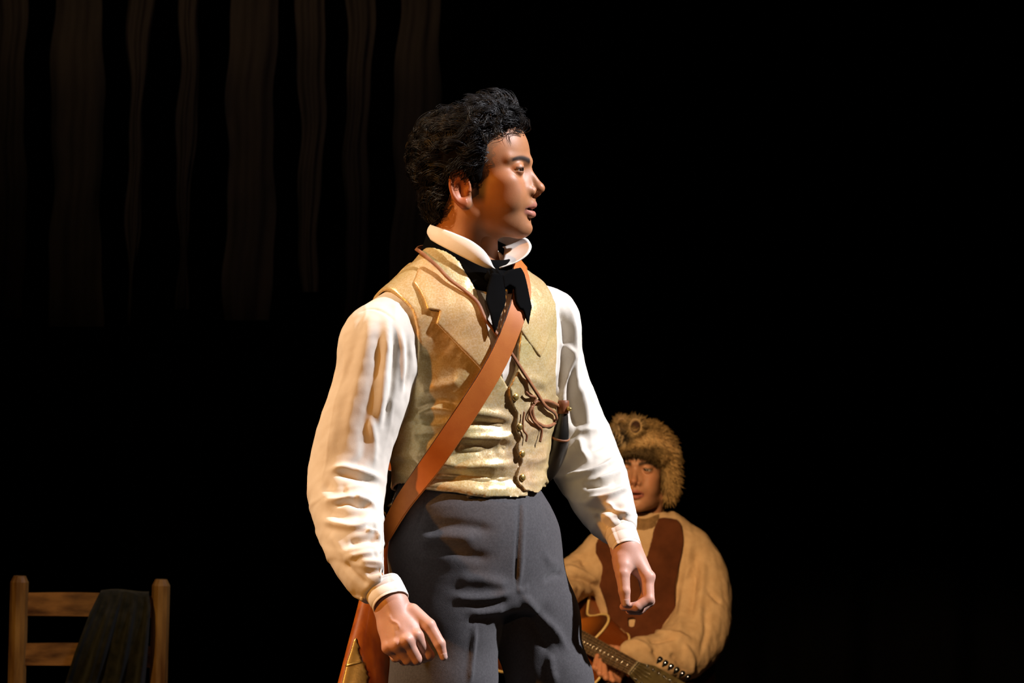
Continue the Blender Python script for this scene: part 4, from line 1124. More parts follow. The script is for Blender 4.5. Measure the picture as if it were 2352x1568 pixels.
# sling: over the left shoulder, across the chest to the stock, and down the back to the fore-end
SL = [(1189, 607), (1199, 640), (1200, 670), (1192, 704), (1178, 742), (1156, 800), (1120, 868), (1064, 956), (1004, 1046), (950, 1122), (915, 1172)]
vs2 = lambda P: vsurf(P) - .0125
Fp = [cast(x, y, vs2, -.4, .4) for x, y in SL]
Fp += [PX(899, 1203, -.105), PX(884, 1228, -.075), PX(872, 1252, -.05)]
top = PX(1184, 590, .075); Bk = [PX(1150, 640, .20), PX(1100, 760, .235), PX(1040, 860, .225), PX(985, 950, .19), PX(935, 1010, .13)]
Bk = [snap(vs2, p)[0] for p in [PX(1190, 598, .03), PX(1188, 612, .065), PX(1180, 640, .105), PX(1110, 740, .2), PX(1050, 850, .2), PX(985, 950, .16)]] + [along(rs(1000), .0, -.012)]
Cn = spline(np.array(Bk[::-1] + Fp), 150)
body_v = vs2
g = grad(body_v, Cn)
dd = body_v(Cn); pen = dd < 0; Cn[pen] -= g[pen] * dd[pen][:, None]
for _ in range(14): Cn[1:-1] = (Cn[:-2] + 2 * Cn[1:-1] + Cn[2:]) / 4
ax0 = np.stack([np.interp(Cn[:, 2], TZ, TC), np.zeros(len(Cn)), Cn[:, 2]], 1); out = Cn - ax0; out /= np.linalg.norm(out, axis=1, keepdims=True)
g = np.where((dd < .05)[:, None], g, out)
for _ in range(16): g[1:-1] = (g[:-2] + g[1:-1] * 2 + g[2:]) / 4
g /= np.linalg.norm(g, axis=1, keepdims=True)
sling = mesh_obj('sling', *ribbon(Cn, g, .036, .0032), M['strap'], rifle, sharp=40)
# dark edge binding of the sling
Wd = np.cross(np.gradient(Cn, axis=0), g); Wd /= np.linalg.norm(Wd, axis=1, keepdims=True)
for sg in (-1, 1): mesh_obj('sling_edge', *tube(Cn + Wd * .018 * sg + g * .001, .0011, 6), M['strap_edge'] if sg > 0 else M['strap'], sling)
e = PX(884, 1180, -.06); mesh_obj('swivel', *tube(spline([PX(878, 1172, -.06), PX(884, 1178, -.07), PX(890, 1184, -.06)], 8), .0018, 6), M['brass'], rifle)

# ================================================================== powder horn on its thong
horn = thing('powder_horn', tuple(PX(1245, 1085, .10)), 'black powder horn with brown wooden plug and thin leather thong at the waistcoat side', 'powder horn')
hp = spline([PX(1293, 946, .045), PX(1292, 966, .045), PX(1289, 990, .048), PX(1283, 1015, .055), PX(1268, 1045, .068), PX(1246, 1072, .085), PX(1222, 1088, .105)], 36)
hr_ = np.interp(np.linspace(0, 1, 36), [0, .12, .3, .5, .75, 1], [.0085, .0105, .0165, .0215, .027, .031])
mesh_obj('horn', *tube(hp, hr_, 24), M['horn'], horn)
pl = [PX(1293, 950, .045), PX(1293, 944, .045), PX(1293, 936, .045), PX(1293, 928, .045), PX(1293, 921, .045), PX(1293, 919, .045)]
plug = mesh_obj('plug', *tube(pl, [.0100, .0105, .0108, .0112, .0108, .0095], 18), M['plug'], horn)
mesh_obj('knob', *tube([PX(1302, 937, .04), PX(1306, 938, .038), PX(1310, 940, .036), PX(1312, 941, .035)], [.0038, .0042, .0036, .0022], 10), M['brass'], plug)
def ring(c, ax, r, tr, m, parent, name, sq=1.0):
    ax = ax / np.linalg.norm(ax); a = np.cross(ax, [0, 1, 0.1]); a /= np.linalg.norm(a); b = np.cross(ax, a)
    p = [c + r * (math.cos(t) * a + math.sin(t) * b) for t in np.linspace(0, 2 * math.pi, 33)]
    return mesh_obj(name, *tube(p, tr, 8, cap=False), m, parent)
ring(hp[11], hp[12] - hp[10], .0155, .0026, M['thong'], horn, 'leather_ring')
TH = [(988, 598), (1006, 614), (1030, 640), (1062, 664), (1096, 694), (1113, 730), (1140, 766), (1170, 806), (1205, 860), (1232, 902), (1250, 930)]
vs3 = lambda P: vsurf(P) - .0105
tp = [cast(x, y, vs3, -.4, .4) for x, y in TH] + [PX(1262, 948, .0), PX(1270, 962, .02)]
bk = [PX(1215, 900, .17), PX(1190, 780, .20), PX(1150, 680, .19), PX(1080, 612, .115), *[snap(vs3, p)[0] for p in (PX(1020, 590, .065), PX(995, 580, .03), PX(980, 586, -.01))]]
Cn = spline(np.array([PX(1222, 1086, .12)] + bk + tp), 140); g = grad(vs3, Cn)
for _ in range(3):
    dd = vs3(Cn); pen = dd < .03; Cn[pen] -= g[pen] * dd[pen][:, None]; g = grad(vs3, Cn)
thong = mesh_obj('thong', *ribbon(Cn, g, .0062, .0022), M['thong'], horn)
# slack loop and loose ends, tied to the ring
def loop(pts, wd=.0048):
    """loose thong lying on the waistcoat where it can, free beyond its edge"""
    q = [PX(*p) if len(p) == 3 else cast(p[0], p[1], lambda P: vsurf(P) - .010, -.4, .4) for p in pts]
    c = spline(np.array(q), 40); n = np.tile(np.array([.25, -.95, .1]), (40, 1)); n /= np.linalg.norm(n, axis=1, keepdims=True)
    dd = vsurf(c) - .009; c[dd < 0] -= grad(vsurf, c)[dd < 0] * dd[dd < 0][:, None]
    return mesh_obj('thong_loop', *ribbon(c, n, wd, .0018), M['thong'], horn)
loop([(1283, 932, .036), (1268, 927, .012), (1246, 920), (1232, 922), (1224, 932), (1223, 950), (1230, 966), (1244, 976), (1258, 974, .0), (1268, 968, .022)], .0052)
loop([(1223, 932), (1217, 945), (1222, 962), (1234, 976), (1244, 988), (1243, 1000), (1240, 1015)], .0045)
loop([(1208, 900), (1216, 908), (1230, 914), (1226, 926)], .0042)
loop([(1204, 945), (1201, 968), (1202, 988), (1210, 1000), (1208, 1014)], .0032)
mesh_obj('thong_knot', *tube([PX(1264, 968, .02), PX(1269, 966, .018), PX(1274, 964, .022)], [.003, .0048, .003], 8), M['thong'], horn)

# shirt front showing in the opening of the waistcoat: small pleats
for k, x0 in enumerate((1147, 1153, 1159)):
    P_ = np.array([cast(x, y, lambda P: bust(P) - .004, -.4, .4) for x, y in spline([(x0 + 4, 655), (x0 + 2, 690), (x0 - 1, 725), (x0 - 4, 755)], 22)])
    g = grad(bust, P_); P_ = P_ + g * (.0012 * np.sin(np.arange(22) * 1.9 + k))[:, None]
    mesh_obj('pleat', *ribbon(P_, g, .0042, .0028), M['collar'], shirt)

# ================================================================== ladder-back chair with a dark garment over it
CY = 3.56
chair = thing('chair', (PX(205, 1325, CY)[0], CY, 0.0), 'worn oak ladder-back chair with chamfered posts, half covered by a dark garment', 'chair')
def post(px_top, py_top, lean, yt, zbot=0.0, parent=chair, name='post', r=.0238):
    t = PX(px_top, py_top, yt); b = np.array([t[0] + lean, yt + .02, zbot]); ax = t - b; ln = np.linalg.norm(ax)
    ss = [0, .3, .6, .9, 1 - .016 / ln, 1 - .004 / ln, 1.0]; rr_ = [.85, .95, 1, 1, 1, .74, .66]
    return mesh_obj(name, *tube([b + ax * s for s in ss], [r * q for q in rr_], 12, up=(1, .3, 0)), M['oak'], parent, smooth=False)
post(45.5, 1322, -.022, CY); post(370.5, 1330, -.022, CY + .02)
def rail(y0, y1, zoff=0):
    a0, a1 = PX(52, y0, CY), PX(362, y0 + 8, CY + .02); b0, b1 = PX(52, y1, CY), PX(362, y1 + 6, CY + .02)
    n = 24; V = []; F = []
    for i in range(n + 1):
        t = i / n; bowd = .028 * math.sin(math.pi * t)
        tp_ = a0 * (1 - t) + a1 * t; bt = b0 * (1 - t) + b1 * t
        sag = .004 * math.sin(math.pi * t)
        for p, dy in ((tp_ + [0, 0, sag], -.007), (tp_ + [0, 0, sag], .007), (bt, .007), (bt, -.007)):
            V.append(p + np.array([0, bowd + dy, 0]))
    for i in range(n):
        for k in range(4): F.append((i * 4 + k, i * 4 + (k + 1) % 4, i * 4 + 4 + (k + 1) % 4, i * 4 + 4 + k))
    F += [(0, 1, 2, 3), (n * 4 + 3, n * 4 + 2, n * 4 + 1, n * 4)]
    return mesh_obj('rail', V, F, M['oakx'], chair, smooth=False)
rail(1361, 1413); rail(1477, 1527); rail(1590, 1636)
xl, xr = PX(43, 1400, CY)[0] - .02, PX(369, 1400, CY)[0] - .02
for x in (xl, xr):
    mesh_obj('leg', *tube([(x, CY + .40, 0), (x, CY + .40, .25), (x, CY + .40, .47)], [.019, .022, .023], 12), M['oak'], chair)
    for z in (.14, .28): mesh_obj('stretcher', *tube([(x, CY + .02, z), (x, CY + .2, z), (x, CY + .40, z)], [.010, .013, .010], 10), M['oak'], chair)
for z in (.18, .32): mesh_obj('stretcher', *tube([(xl, CY + .40, z), ((xl + xr) / 2, CY + .40, z), (xr, CY + .40, z)], [.010, .013, .010], 10), M['oak'], chair)
mesh_obj('seat', *box(((xl + xr) / 2, CY + .21, .45), (xr - xl, .38, .035), bev=.012), M['strawseat'], chair)
# garment: hangs over the top rail, folds running down to the left
nu, nv = 90, 110; G = []
topL, topR = 226, 346
for j in range(nv):
    s = j / (nv - 1); row = []
    for i in range(nu):
        u = i / (nu - 1)
        if s < .14:      # behind the rail
            q = s / .14; px = topL + 8 + (topR - topL - 12) * u; py = 1430 - 68 * q; y = CY + .055 + .012 * math.sin(u * 14) * (1 - q)
        elif s < .2:     # over the rail
            q = (s - .14) / .06; px = topL + 8 - 4 * q + (topR - topL - 12 + 4 * q) * u; py = 1362 - 7 * math.sin(math.pi * q) - 3 * math.sin(u * 5); y = CY + .055 - .075 * q
        else:
            q = (s - .2) / .8; l = np.interp(q, [0, .15, .45, 1], [topL + 2, 206, 172, 120]); r = np.interp(q, [0, .1, .5, 1], [topR - 4, 346, 338, 325])
            px = l + (r - l) * u; py = 1362 + 300 * q + 5 * math.sin(u * 9)
            fold = math.sin(u * 21 + 1.5 * q + .8 * math.sin(u * 7)) * (.010 + .016 * q) + .006 * math.sin(u * 47 + 3 * q)
            y = CY - .022 - .03 * math.sin(math.pi * min(q * 1.5, 1)) - fold * min(1, q * 5 + .2)
        row.append(PX(px, py, y))
    G.append(row)
G = np.array(G); V = np.concatenate([G.reshape(-1, 3), (G + [0, .004, 0]).reshape(-1, 3)]); m_ = nu * nv; F = []
for j in range(nv - 1):
    for i in range(nu - 1):
        a = j * nu + i; F.append((a, a + nu, a + nu + 1, a + 1)); F.append((m_ + a, m_ + a + 1, m_ + a + nu + 1, m_ + a + nu))
gar = mesh_obj('garment', V, F, M['darkcloth'], origin=G[int(nv * .17), nu // 2])
tag(gar, 'dark patterned garment hung over the top rail of the chair back', 'garment')

# ================================================================== tall narrow painted cloths hanging at the back
STRIPS = [((-14, 60), (-20, 55), 620, 'dim brown painted cloth hanging at the left edge of the backdrop'),
          ((122, 237), (115, 232), 640, 'widest dim brown painted cloth strip, second from the left'),
          ((296, 350), (292, 302), 640, 'painted cloth strip narrowing to a thin point, third from the left'),
          ((410, 462), (406, 428), 600, 'narrow brown painted cloth strip tapering downward, fourth from the left'),
          ((528, 636), (515, 624), 625, 'wide mottled painted cloth strip, fifth from the left'),
          ((682, 752), (690, 730), 560, 'faint greenish painted cloth strip, third from the right'),
          ((796, 858), (790, 838), 650, 'lightest grey painted cloth strip just left of the standing person'),
          ((915, 1015), (893, 1000), 640, 'darkest wide painted cloth strip, partly hidden behind the dark-haired head')]
for k, ((xa, xb), (ya, yb), bot, lab) in enumerate(STRIPS):
    ny, nx, Y = 60, 14, 8.0 + .12 * (k % 3); G = []; bot += 110
    for j in range(ny):
        s = j / (ny - 1); py = -120 + (bot + 120) * s; t = max(0, min(1, py / bot))
        l = xa + (ya - xa) * t + 5 * math.sin(py / 70 + k * 2) + 3 * math.sin(py / 33 + k); r = xb + (yb - xb) * t + 5 * math.sin(py / 80 + k * 3 + 2) + 2 * math.sin(py / 29 + k)
        G.append([PX(l + (r - l) * i / (nx - 1), py, Y - .03 * math.sin(math.pi * i / (nx - 1)) + .012 * math.sin(i * 1.3 + k + py / 200)) for i in range(nx)])
    G = np.array(G); V = np.concatenate([G.reshape(-1, 3), (G + [0, .006, 0]).reshape(-1, 3)]); m_ = nx * ny; F = []
    for j in range(ny - 1):
        for i in range(nx - 1):
            a = j * nx + i; F.append((a, a + nx, a + nx + 1, a + 1)); F.append((m_ + a, m_ + a + 1, m_ + a + nx + 1, m_ + a + nx))
    o = mesh_obj('backdrop_strip', V, F, M['strip'], origin=G[-1].mean(0)); tag(o, lab, 'cloth strip', 'painted cloth strips of the backdrop', 'thing')
# ================================================================== seated musician in a fur hat, behind
BY = 5.0
boy = thing('person', (PX(1480, 1500, BY)[0], BY, 0.0), 'person in raccoon-fur hat, tan shirt and brown waistcoat, seated behind playing a guitar', 'person')
BFR = head_frame(PX(1472, 1084, 4.965), math.radians(-13), math.radians(1), 0.0)
def boy_head(P): return head_sdf(((P - BFR[0].astype(np.float32)) @ BFR[1].astype(np.float32)), neckto=(-.035, 0, -.19), neckr=.049)
def chest(P):
    d = ell(P, PX(1484, 1330, BY), (.155, .105, .19))
    d = smin(d, ell(P, PX(1488, 1520, BY), (.150, .115, .17)), .06)
    d = smin(d, cone(P, PX(1440, 1225, BY), PX(1392, 1262, BY - .01), .050, .050), .05)
    d = smin(d, cone(P, PX(1530, 1220, BY), PX(1582, 1258, BY - .01), .050, .052), .05)
    return smin(d, cone(P, PX(1480, 1240, BY), PX(1476, 1190, BY - .01), .075, .055), .03)
BLA = sub([(PX(1582, 1262, 4.99), .060), (PX(1612, 1320, 4.97), .070), (PX(1618, 1390, 4.94), .074), (PX(1604, 1450, 4.90), .082), (PX(1568, 1494, 4.84), .078), (PX(1515, 1506, 4.78), .058), (PX(1470, 1497, 4.74), .040), (PX(1446, 1492, 4.72), .028)], 2)
BRA = sub([(PX(1392, 1264, 4.99), .054), (PX(1345, 1312, 4.97), .058), (PX(1302, 1338, 4.93), .058), (PX(1270, 1368, 4.86), .052), (PX(1262, 1420, 4.78), .040), (PX(1262, 1450, 4.74), .030)], 2)
def boy_shirt(P):
    d = chest(P) - .004
    d = smin(d, chain_box(P, BLA, .02), .03); d = smin(d, chain_box(P, BRA, .02), .03)
    return smax(d, -(boy_head(P) - .004), .003) if False else smax(d, .36 - P[:, 2], .01)
BS = lambda P: boy_shirt(P)
def bstrokes(f, specs):
    out = []
    for pts, wpx, amp in specs:
        q = spline(np.array(pts, float), 3 * len(pts)) if len(pts) > 2 else np.linspace(np.array(pts[0], float), np.array(pts[1], float), 5)
        out.append((np.array([cast(x, y, f, 4.3, 5.4) for x, y in q]), wpx / 800.0, amp))
    return out
BF = bstrokes(BS, [
    ([(1585, 1240), (1575, 1320), (1565, 1400), (1560, 1470)], 9, .007), ([(1600, 1260), (1595, 1330), (1585, 1420)], 8, -.010), ([(1615, 1290), (1612, 1350), (1605, 1420)], 8, .008),
    ([(1628, 1360), (1640, 1372), (1655, 1385)], 6, -.008), ([(1560, 1310), (1550, 1370), (1530, 1420)], 8, -.008), ([(1575, 1330), (1590, 1300), (1600, 1325)], 5, .006),
    ([(1545, 1350), (1535, 1400), (1520, 1430)], 8, .007), ([(1490, 1450), (1540, 1455), (1590, 1470)], 8, .010), ([(1490, 1472), (1530, 1468), (1550, 1462)], 7, -.010),
    ([(1500, 1490), (1510, 1510), (1520, 1530)], 7, -.009), ([(1450, 1470), (1480, 1480), (1500, 1500)], 6, .007), ([(1540, 1500), (1560, 1520), (1570, 1550)], 8, -.010), ([(1570, 1480), (1590, 1510), (1590, 1550)], 8, .009),
    ([(1620, 1400), (1622, 1450), (1610, 1500)], 8, -.009), ([(1300, 1325), (1335, 1330), (1370, 1350)], 6, -.010), ([(1300, 1300), (1330, 1310), (1372, 1335)], 6, .007), ([(1315, 1290), (1330, 1280), (1345, 1300)], 6, -.006),
    ([(1300, 1350), (1330, 1350), (1360, 1362)], 8, .008), ([(1365, 1240), (1350, 1280), (1335, 1300)], 8, -.005)])
boy_sh = build('shirt', boy_shirt, (PX(1240, 1400, BY)[0], 4.58, .34), (PX(1690, 1400, BY)[0], 5.2, PX(1480, 1185, BY)[2]), .0042, M['linen'], boy, BF, lambda V, N: .0022 * wob(V, 45, 61) + .0012 * wob(V, 120, 62, 2), lip=1.4)
# brown waistcoat, open at the neck
def bfront(P): return P[:, 0] - PX(1484, 1330, BY)[0]
BV_OUT = [(1440, 1214), (1472, 1200), (1500, 1192), (1530, 1188), (1562, 1196), (1572, 1225), (1566, 1280), (1552, 1350), (1560, 1420), (1610, 1480), (1625, 1640), (1360, 1640), (1372, 1480), (1395, 1420), (1372, 1330), (1368, 1270), (1375, 1236), (1400, 1222)]
BV_NECK = [(1500, 1160), (1512, 1186), (1502, 1215), (1492, 1250), (1480, 1290), (1468, 1330), (1462, 1300), (1450, 1250), (1438, 1210), (1445, 1160)]
to_xz = lambda L_: [tuple(PX(x, y, BY - .1)[[0, 2]]) for x, y in L_]
rnd = lambda L_: [tuple(p) for p in spline(np.array(list(L_) + [L_[0]], float), 5 * len(L_))[:-1]]
BVO, BVN = to_xz(rnd(BV_OUT)), to_xz(rnd(BV_NECK))
BVH = to_xz([(1442, 1419), (1458, 1419), (1456, 1439), (1444, 1438)])
def boy_vest(P):
    b = chest(P) - .014
    d = np.maximum(b - .003, -(b + .006))
    d = smax(d, poly2(P[:, 0], P[:, 2], BVO), .004)
    d = smin(d, ell(P, PX(1602, 1550, BY + .06), (.054, .045, .135)), .02)
    nk = np.minimum(poly2(P[:, 0], P[:, 2], BVN), poly2(P[:, 0], P[:, 2], BVH))
    d = np.where(P[:, 1] < BY, smax(d, -nk, .004), d)
    return d
build('waistcoat', boy_vest, (PX(1330, 1400, BY)[0], 4.8, .33), (PX(1650, 1400, BY)[0], 5.2, PX(1480, 1170, BY)[2]), .0038, M['suede'], boy, noise=lambda V, N: .002 * wob(V, 40, 66), lip=1.4)
# neck cloth
V = []; F = []; k = 48
for i, (py, r) in enumerate(((1166, .057), (1172, .060), (1180, .059), (1188, .063), (1198, .062), (1212, .068))):
    for j in range(k):
        a = 2 * math.pi * j / k; p = PX(1477, py, BY - .02); V.append(p + np.array([r * math.cos(a), r * math.sin(a), .028 * math.sin(a) + .0025 * math.sin(5 * a + i * 2)]))
for i in range(5):
    for j in range(k): F.append((i * k + j, i * k + (j + 1) % k, (i + 1) * k + (j + 1) % k, (i + 1) * k + j))
M['neckcloth'] = mat('brown_neckcloth', (.30, .17, .07), .9, .2, color2=(.18, .10, .04), nscale=60)
mesh_obj('neck_cloth', V, F, M['neckcloth'], boy)

# body: head, neck, the fretting and strumming hands, inner trunk, legs
def bf(pts, rs_): return [(PX(*p), r) for p, r in zip(pts, rs_)]
bl_f = [bf([(1403, 1532, 4.70), (1384, 1548, 4.655), (1366, 1532, 4.645), (1372, 1506, 4.675)], [.0105, .0095, .0085, .0072]),
        bf([(1412, 1538, 4.70), (1398, 1556, 4.645), (1378, 1546, 4.630), (1380, 1516, 4.655)], [.0105, .0095, .0085, .0072]),
        bf([(1420, 1543, 4.69), (1408, 1562, 4.640), (1392, 1556, 4.620), (1388, 1528, 4.645)], [.0100, .0090, .0080, .0070]),
        bf([(1428, 1545, 4.685), (1420, 1564, 4.640), (1408, 1562, 4.620), (1402, 1545, 4.635)], [.0090, .0080, .0070, .0060]),
        bf([(1440, 1496, 4.73), (1430, 1494, 4.72), (1416, 1490, 4.73), (1402, 1486, 4.745)], [.013, .012, .010, .008])]
BWL = PX(1446, 1498, 4.735)
BHL = dict(palm=[(BWL, .020, f[0][0], .012) for f in bl_f[:4]], fingers=bl_f)
br_f = [bf([(1262, 1478, 4.70), (1270, 1500, 4.68), (1276, 1514, 4.67)], [.010, .009, .007])] + [bf([(1256 - 5 * i, 1480, 4.69 + .01 * i), (1258 - 5 * i, 1504, 4.67), (1262 - 5 * i, 1516, 4.68)], [.010, .009, .007]) for i in range(1, 5)]
BWR = PX(1262, 1450, 4.74)
BHR = dict(palm=[(BWR, .020, f[0][0], .012) for f in br_f], fingers=br_f)
KN = [np.array([PX(1480, 1500, BY)[0] + s, 4.55, .385]) for s in (-.14, .15)]; HP = [np.array([PX(1488, 1500, BY)[0] + s, BY, .40]) for s in (-.09, .09)]
FT = [np.array([k_[0] + .01, 4.58, .09]) for k_ in KN]
def blegs(P, grow=0.0):
    d = None
    for h_, k_, f_ in zip(HP, KN, FT):
        e = chain(P, [(h_, .085 + grow), (k_, .062 + grow), (f_, .045 + grow)], .02); d = e if d is None else smin(d, e, .02)
    return d
parts = []
V, F = surfnet(boy_head, BFR[0] - [.12, .16, .16], BFR[0] + [.12, .16, .13], .0022, lip=1.5); V = relax(V, F, 1, .3)
parts.append((V, F, skin_paint((V - BFR[0]) @ BFR[1], (.50, .235, .125), (.40, .12, .09), (.05, .028, .015), (.40, .19, .10))))
for sp in (BHL, BHR):
    a_ = np.array([q[0] for f in sp['fingers'] for q in f] + [p[0] for p in sp['palm']])
    V, F = surfnet(lambda P: fing(P, sp), a_.min(0) - .03, a_.max(0) + .03, .0022); parts.append((V, F, np.tile(np.array((.52, .22, .12)), (len(V), 1))))
V, F = surfnet(lambda P: smin(smin(chest(P) + .012, blegs(P, -.01), .03), smin(chain_box(P, [(p, r * .5) for p, r in BLA], 0), chain_box(P, [(p, r * .55) for p, r in BRA], 0), .01), .03), (PX(1240, 1400, BY)[0], 4.42, .05), (PX(1690, 1400, BY)[0], 5.2, PX(1480, 1190, BY)[2]), .011)
parts.append((V, F, np.tile(np.array((.5, .23, .12)), (len(V), 1))))
off = 0; VV, FF, CC = [], [], []
for V, F, C in parts: VV.append(V); FF.append(F + off); CC.append(C); off += len(V)
mesh_obj('body', np.concatenate(VV), np.concatenate(FF), M['skin'], boy, col=np.concatenate(CC))
for s in (-1, 1): eyeball(boy, BFR, s, BFR[1][:, 0] - BFR[1][:, 1] * .22)
M['breeches'] = mat('dark_breeches', (.03, .018, .010), .9, .2)
build('trousers', lambda P: smax(blegs(P, .006), P[:, 2] - .46, .01), (PX(1480, 1500, BY)[0] - .32, 4.40, .10), (PX(1480, 1500, BY)[0] + .34, 5.15, .5), .008, M['breeches'], boy)
for f_ in FT:
    o = np.array([f_[0], f_[1], 0.0])
    build('shoe', lambda P, o=o: smax(smin(ell(P, o + [0, -.09, .035], (.046, .115, .042)), ell(P, o + [0, 0, .05], (.045, .06, .065)), .03), .003 - P[:, 2], .003), o + [-.1, -.25, 0], o + [.1, .1, .14], .006, M['shoe'], boy)
stool = thing('stool', (PX(1488, 1500, BY)[0], BY + .04, 0.0), 'low round wooden stool under the seated guitar player', 'stool')
so = np.array([PX(1488, 1500, BY)[0], BY + .04, 0])
mesh_obj('seat', *tube([so + [0, 0, z] for z in (.275, .28, .305, .31)], [.165, .17, .17, .165], 32), M['oak'], stool)
for a in (.8, 2.4, 3.9, 5.5):
    d = np.array([math.cos(a), math.sin(a), 0]); mesh_obj('leg', *tube([so + d * .17, so + d * .11 + [0, 0, .277]], [.014, .018], 12), M['oak'], stool)

# ---- fur hat with the animal's mask and ears
def hat_sdf(P):
    Q = (P - BFR[0].astype(np.float32)) @ BFR[1].astype(np.float32); R = mir(Q)
    d = ell(R, (-.015, 0, .070), (.108, .093, .078))
    d = smin(d, ell(R, (.010, 0, .048), (.100, .094, .034)), .02)          # rolled brim
    d = smin(d, ell(R, (-.025, .074, -.010), (.048, .030, .072)), .03)     # side flaps
    d = smin(d, ell(R, (-.07, 0, -.01), (.045, .075, .075)), .03)
    d = smin(d, ell(Q, (.040, -.035, .120), (.055, .040, .034)), .02)      # mask on the crown
    d = smax(d, -ell(R, (.080, 0, -.040), (.085, .066, .090)), .008)
    return smax(d, -(head_sdf(Q) + .002), .002) if False else d
def fur_col(q, n):
    x, y, z = q[:, 0], q[:, 1], q[:, 2]
    c = np.tile(np.array((.42, .26, .10)), (len(q), 1))
    tan = np.exp(-((z - .075 - .25 * x) / .022)**2) * np.clip((y + .01) / .02, 0, 1); c += tan[:, None] * np.array((.28, .20, .11))
    side = np.clip((y - .06) / .03, 0, 1) * np.clip((.08 - z) / .02, 0, 1); c += side[:, None] * np.array((.16, .11, .05))
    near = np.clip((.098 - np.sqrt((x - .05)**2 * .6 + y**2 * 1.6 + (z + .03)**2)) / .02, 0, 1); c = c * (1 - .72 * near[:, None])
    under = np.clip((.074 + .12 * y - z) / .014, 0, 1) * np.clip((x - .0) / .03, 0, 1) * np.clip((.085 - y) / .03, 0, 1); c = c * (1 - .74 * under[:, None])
    # dark mask with pale stripes, on the crown towards the man
    m = np.exp(-(((q - [.055, -.050, .098]) / [.06, .040, .030])**2).sum(1) * .8)
    st = np.sin(y * 150 + z * 70 + .8 * np.sin(x * 90)); dark = np.array((.035, .024, .014)); pale = np.array((.55, .40, .22))
    mk = np.where((st > .25)[:, None], pale, dark); w_ = np.clip(m * 3.0 - .4, 0, 1)[:, None]; c = c * (1 - w_) + mk * w_
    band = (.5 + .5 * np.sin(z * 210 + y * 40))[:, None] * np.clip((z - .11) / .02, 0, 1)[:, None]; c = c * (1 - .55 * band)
    return np.clip(c, .012, 1)
V, F = surfnet(hat_sdf, BFR[0] - [.15, .16, .14], BFR[0] + [.15, .16, .19], .0036); V = relax(V, F, 1); N = vnormals(V, F)
Qh = (V - BFR[0]) @ BFR[1]
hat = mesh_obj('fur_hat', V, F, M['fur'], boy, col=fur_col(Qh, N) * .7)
rr = np.random.default_rng(9); sel = rr.choice(len(V), 8000); P0 = V[sel]; N0 = N[sel]; t = np.linspace(0, 1, 4)
flow = np.tile(-BFR[1][:, 2] * .5 - BFR[1][:, 0] * .35, (len(sel), 1)) + rr.normal(size=(len(sel), 3)) * .35
dirn = N0 * .75 + flow; dirn /= np.linalg.norm(dirn, axis=1, keepdims=True); ln = rr.uniform(.010, .024, len(sel)) * np.where((Qh[sel][:, 2] < .055) & (Qh[sel][:, 0] > .03), .55, 1.0)
cur = [(P0[i] + np.outer(t, dirn[i]) * ln[i] + np.outer(t**2, [0, 0, -.25]) * ln[i], .0011 * np.array([1, .8, .5, .08])) for i in range(len(sel))]
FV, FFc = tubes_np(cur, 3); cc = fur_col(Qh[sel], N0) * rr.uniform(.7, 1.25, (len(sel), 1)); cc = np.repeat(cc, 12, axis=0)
fo = mesh_obj('fur', FV, FFc, M['fur'], hat, col=np.clip(cc, 0, 1)); fo['kind'] = 'stuff'
for cx, cy, cyy, rad in ((1460, 980, 4.885, .024), (1428, 974, 4.90, .018)):
    c = PX(cx, cy, cyy); V = []; F = []; Cc = []; k = 24; prof = [(.3, .010), (.65, .002), (.88, -.006), (1.0, -.006), (1.08, .004), (1.1, .016), (.9, .028)]
    fr = np.array([-.15, -.9, .3]); fr /= np.linalg.norm(fr); a_ = np.cross(fr, [0, 0, 1.0]); a_ /= np.linalg.norm(a_); b_ = np.cross(a_, fr)
    for pi_, (r_, h_) in enumerate(prof):
        for j in range(k):
            an = 2 * math.pi * j / k; V.append(c + rad * r_ * (math.cos(an) * a_ * .8 + math.sin(an) * b_ * 1.05) + (-fr) * h_); Cc.append((.05, .022, .012) if pi_ < 2 else (.50, .34, .16))
    for i in range(len(prof) - 1):
        for j in range(k): F.append((i * k + j, i * k + (j + 1) % k, (i + 1) * k + (j + 1) % k, (i + 1) * k + j))
    F.append(tuple(range(k - 1, -1, -1)))
    ea = mesh_obj('animal_ear', V, F, M['fur'], hat, col=np.array(Cc))
    sv = np.array(V); sel = np.array([i for i in range(2 * k, len(V)) for _ in range(5)]); nd = sv[sel] - c; nd /= np.linalg.norm(nd, axis=1, keepdims=True); nd += rr.normal(size=nd.shape) * .4
    cur = [(sv[i] + np.outer(t, nd[q]) * .011, .001 * np.array([1, .8, .5, .08])) for q, i in enumerate(sel)]
    e1, e2 = tubes_np(cur, 3); ec = np.repeat(np.array([(.42, .28, .12)]) * rr.uniform(.4, 1.3, (len(sel), 1)), 12, axis=0); fe = mesh_obj('ear_fur', e1, e2, M['fur'], hat, col=ec); fe['kind'] = 'stuff'

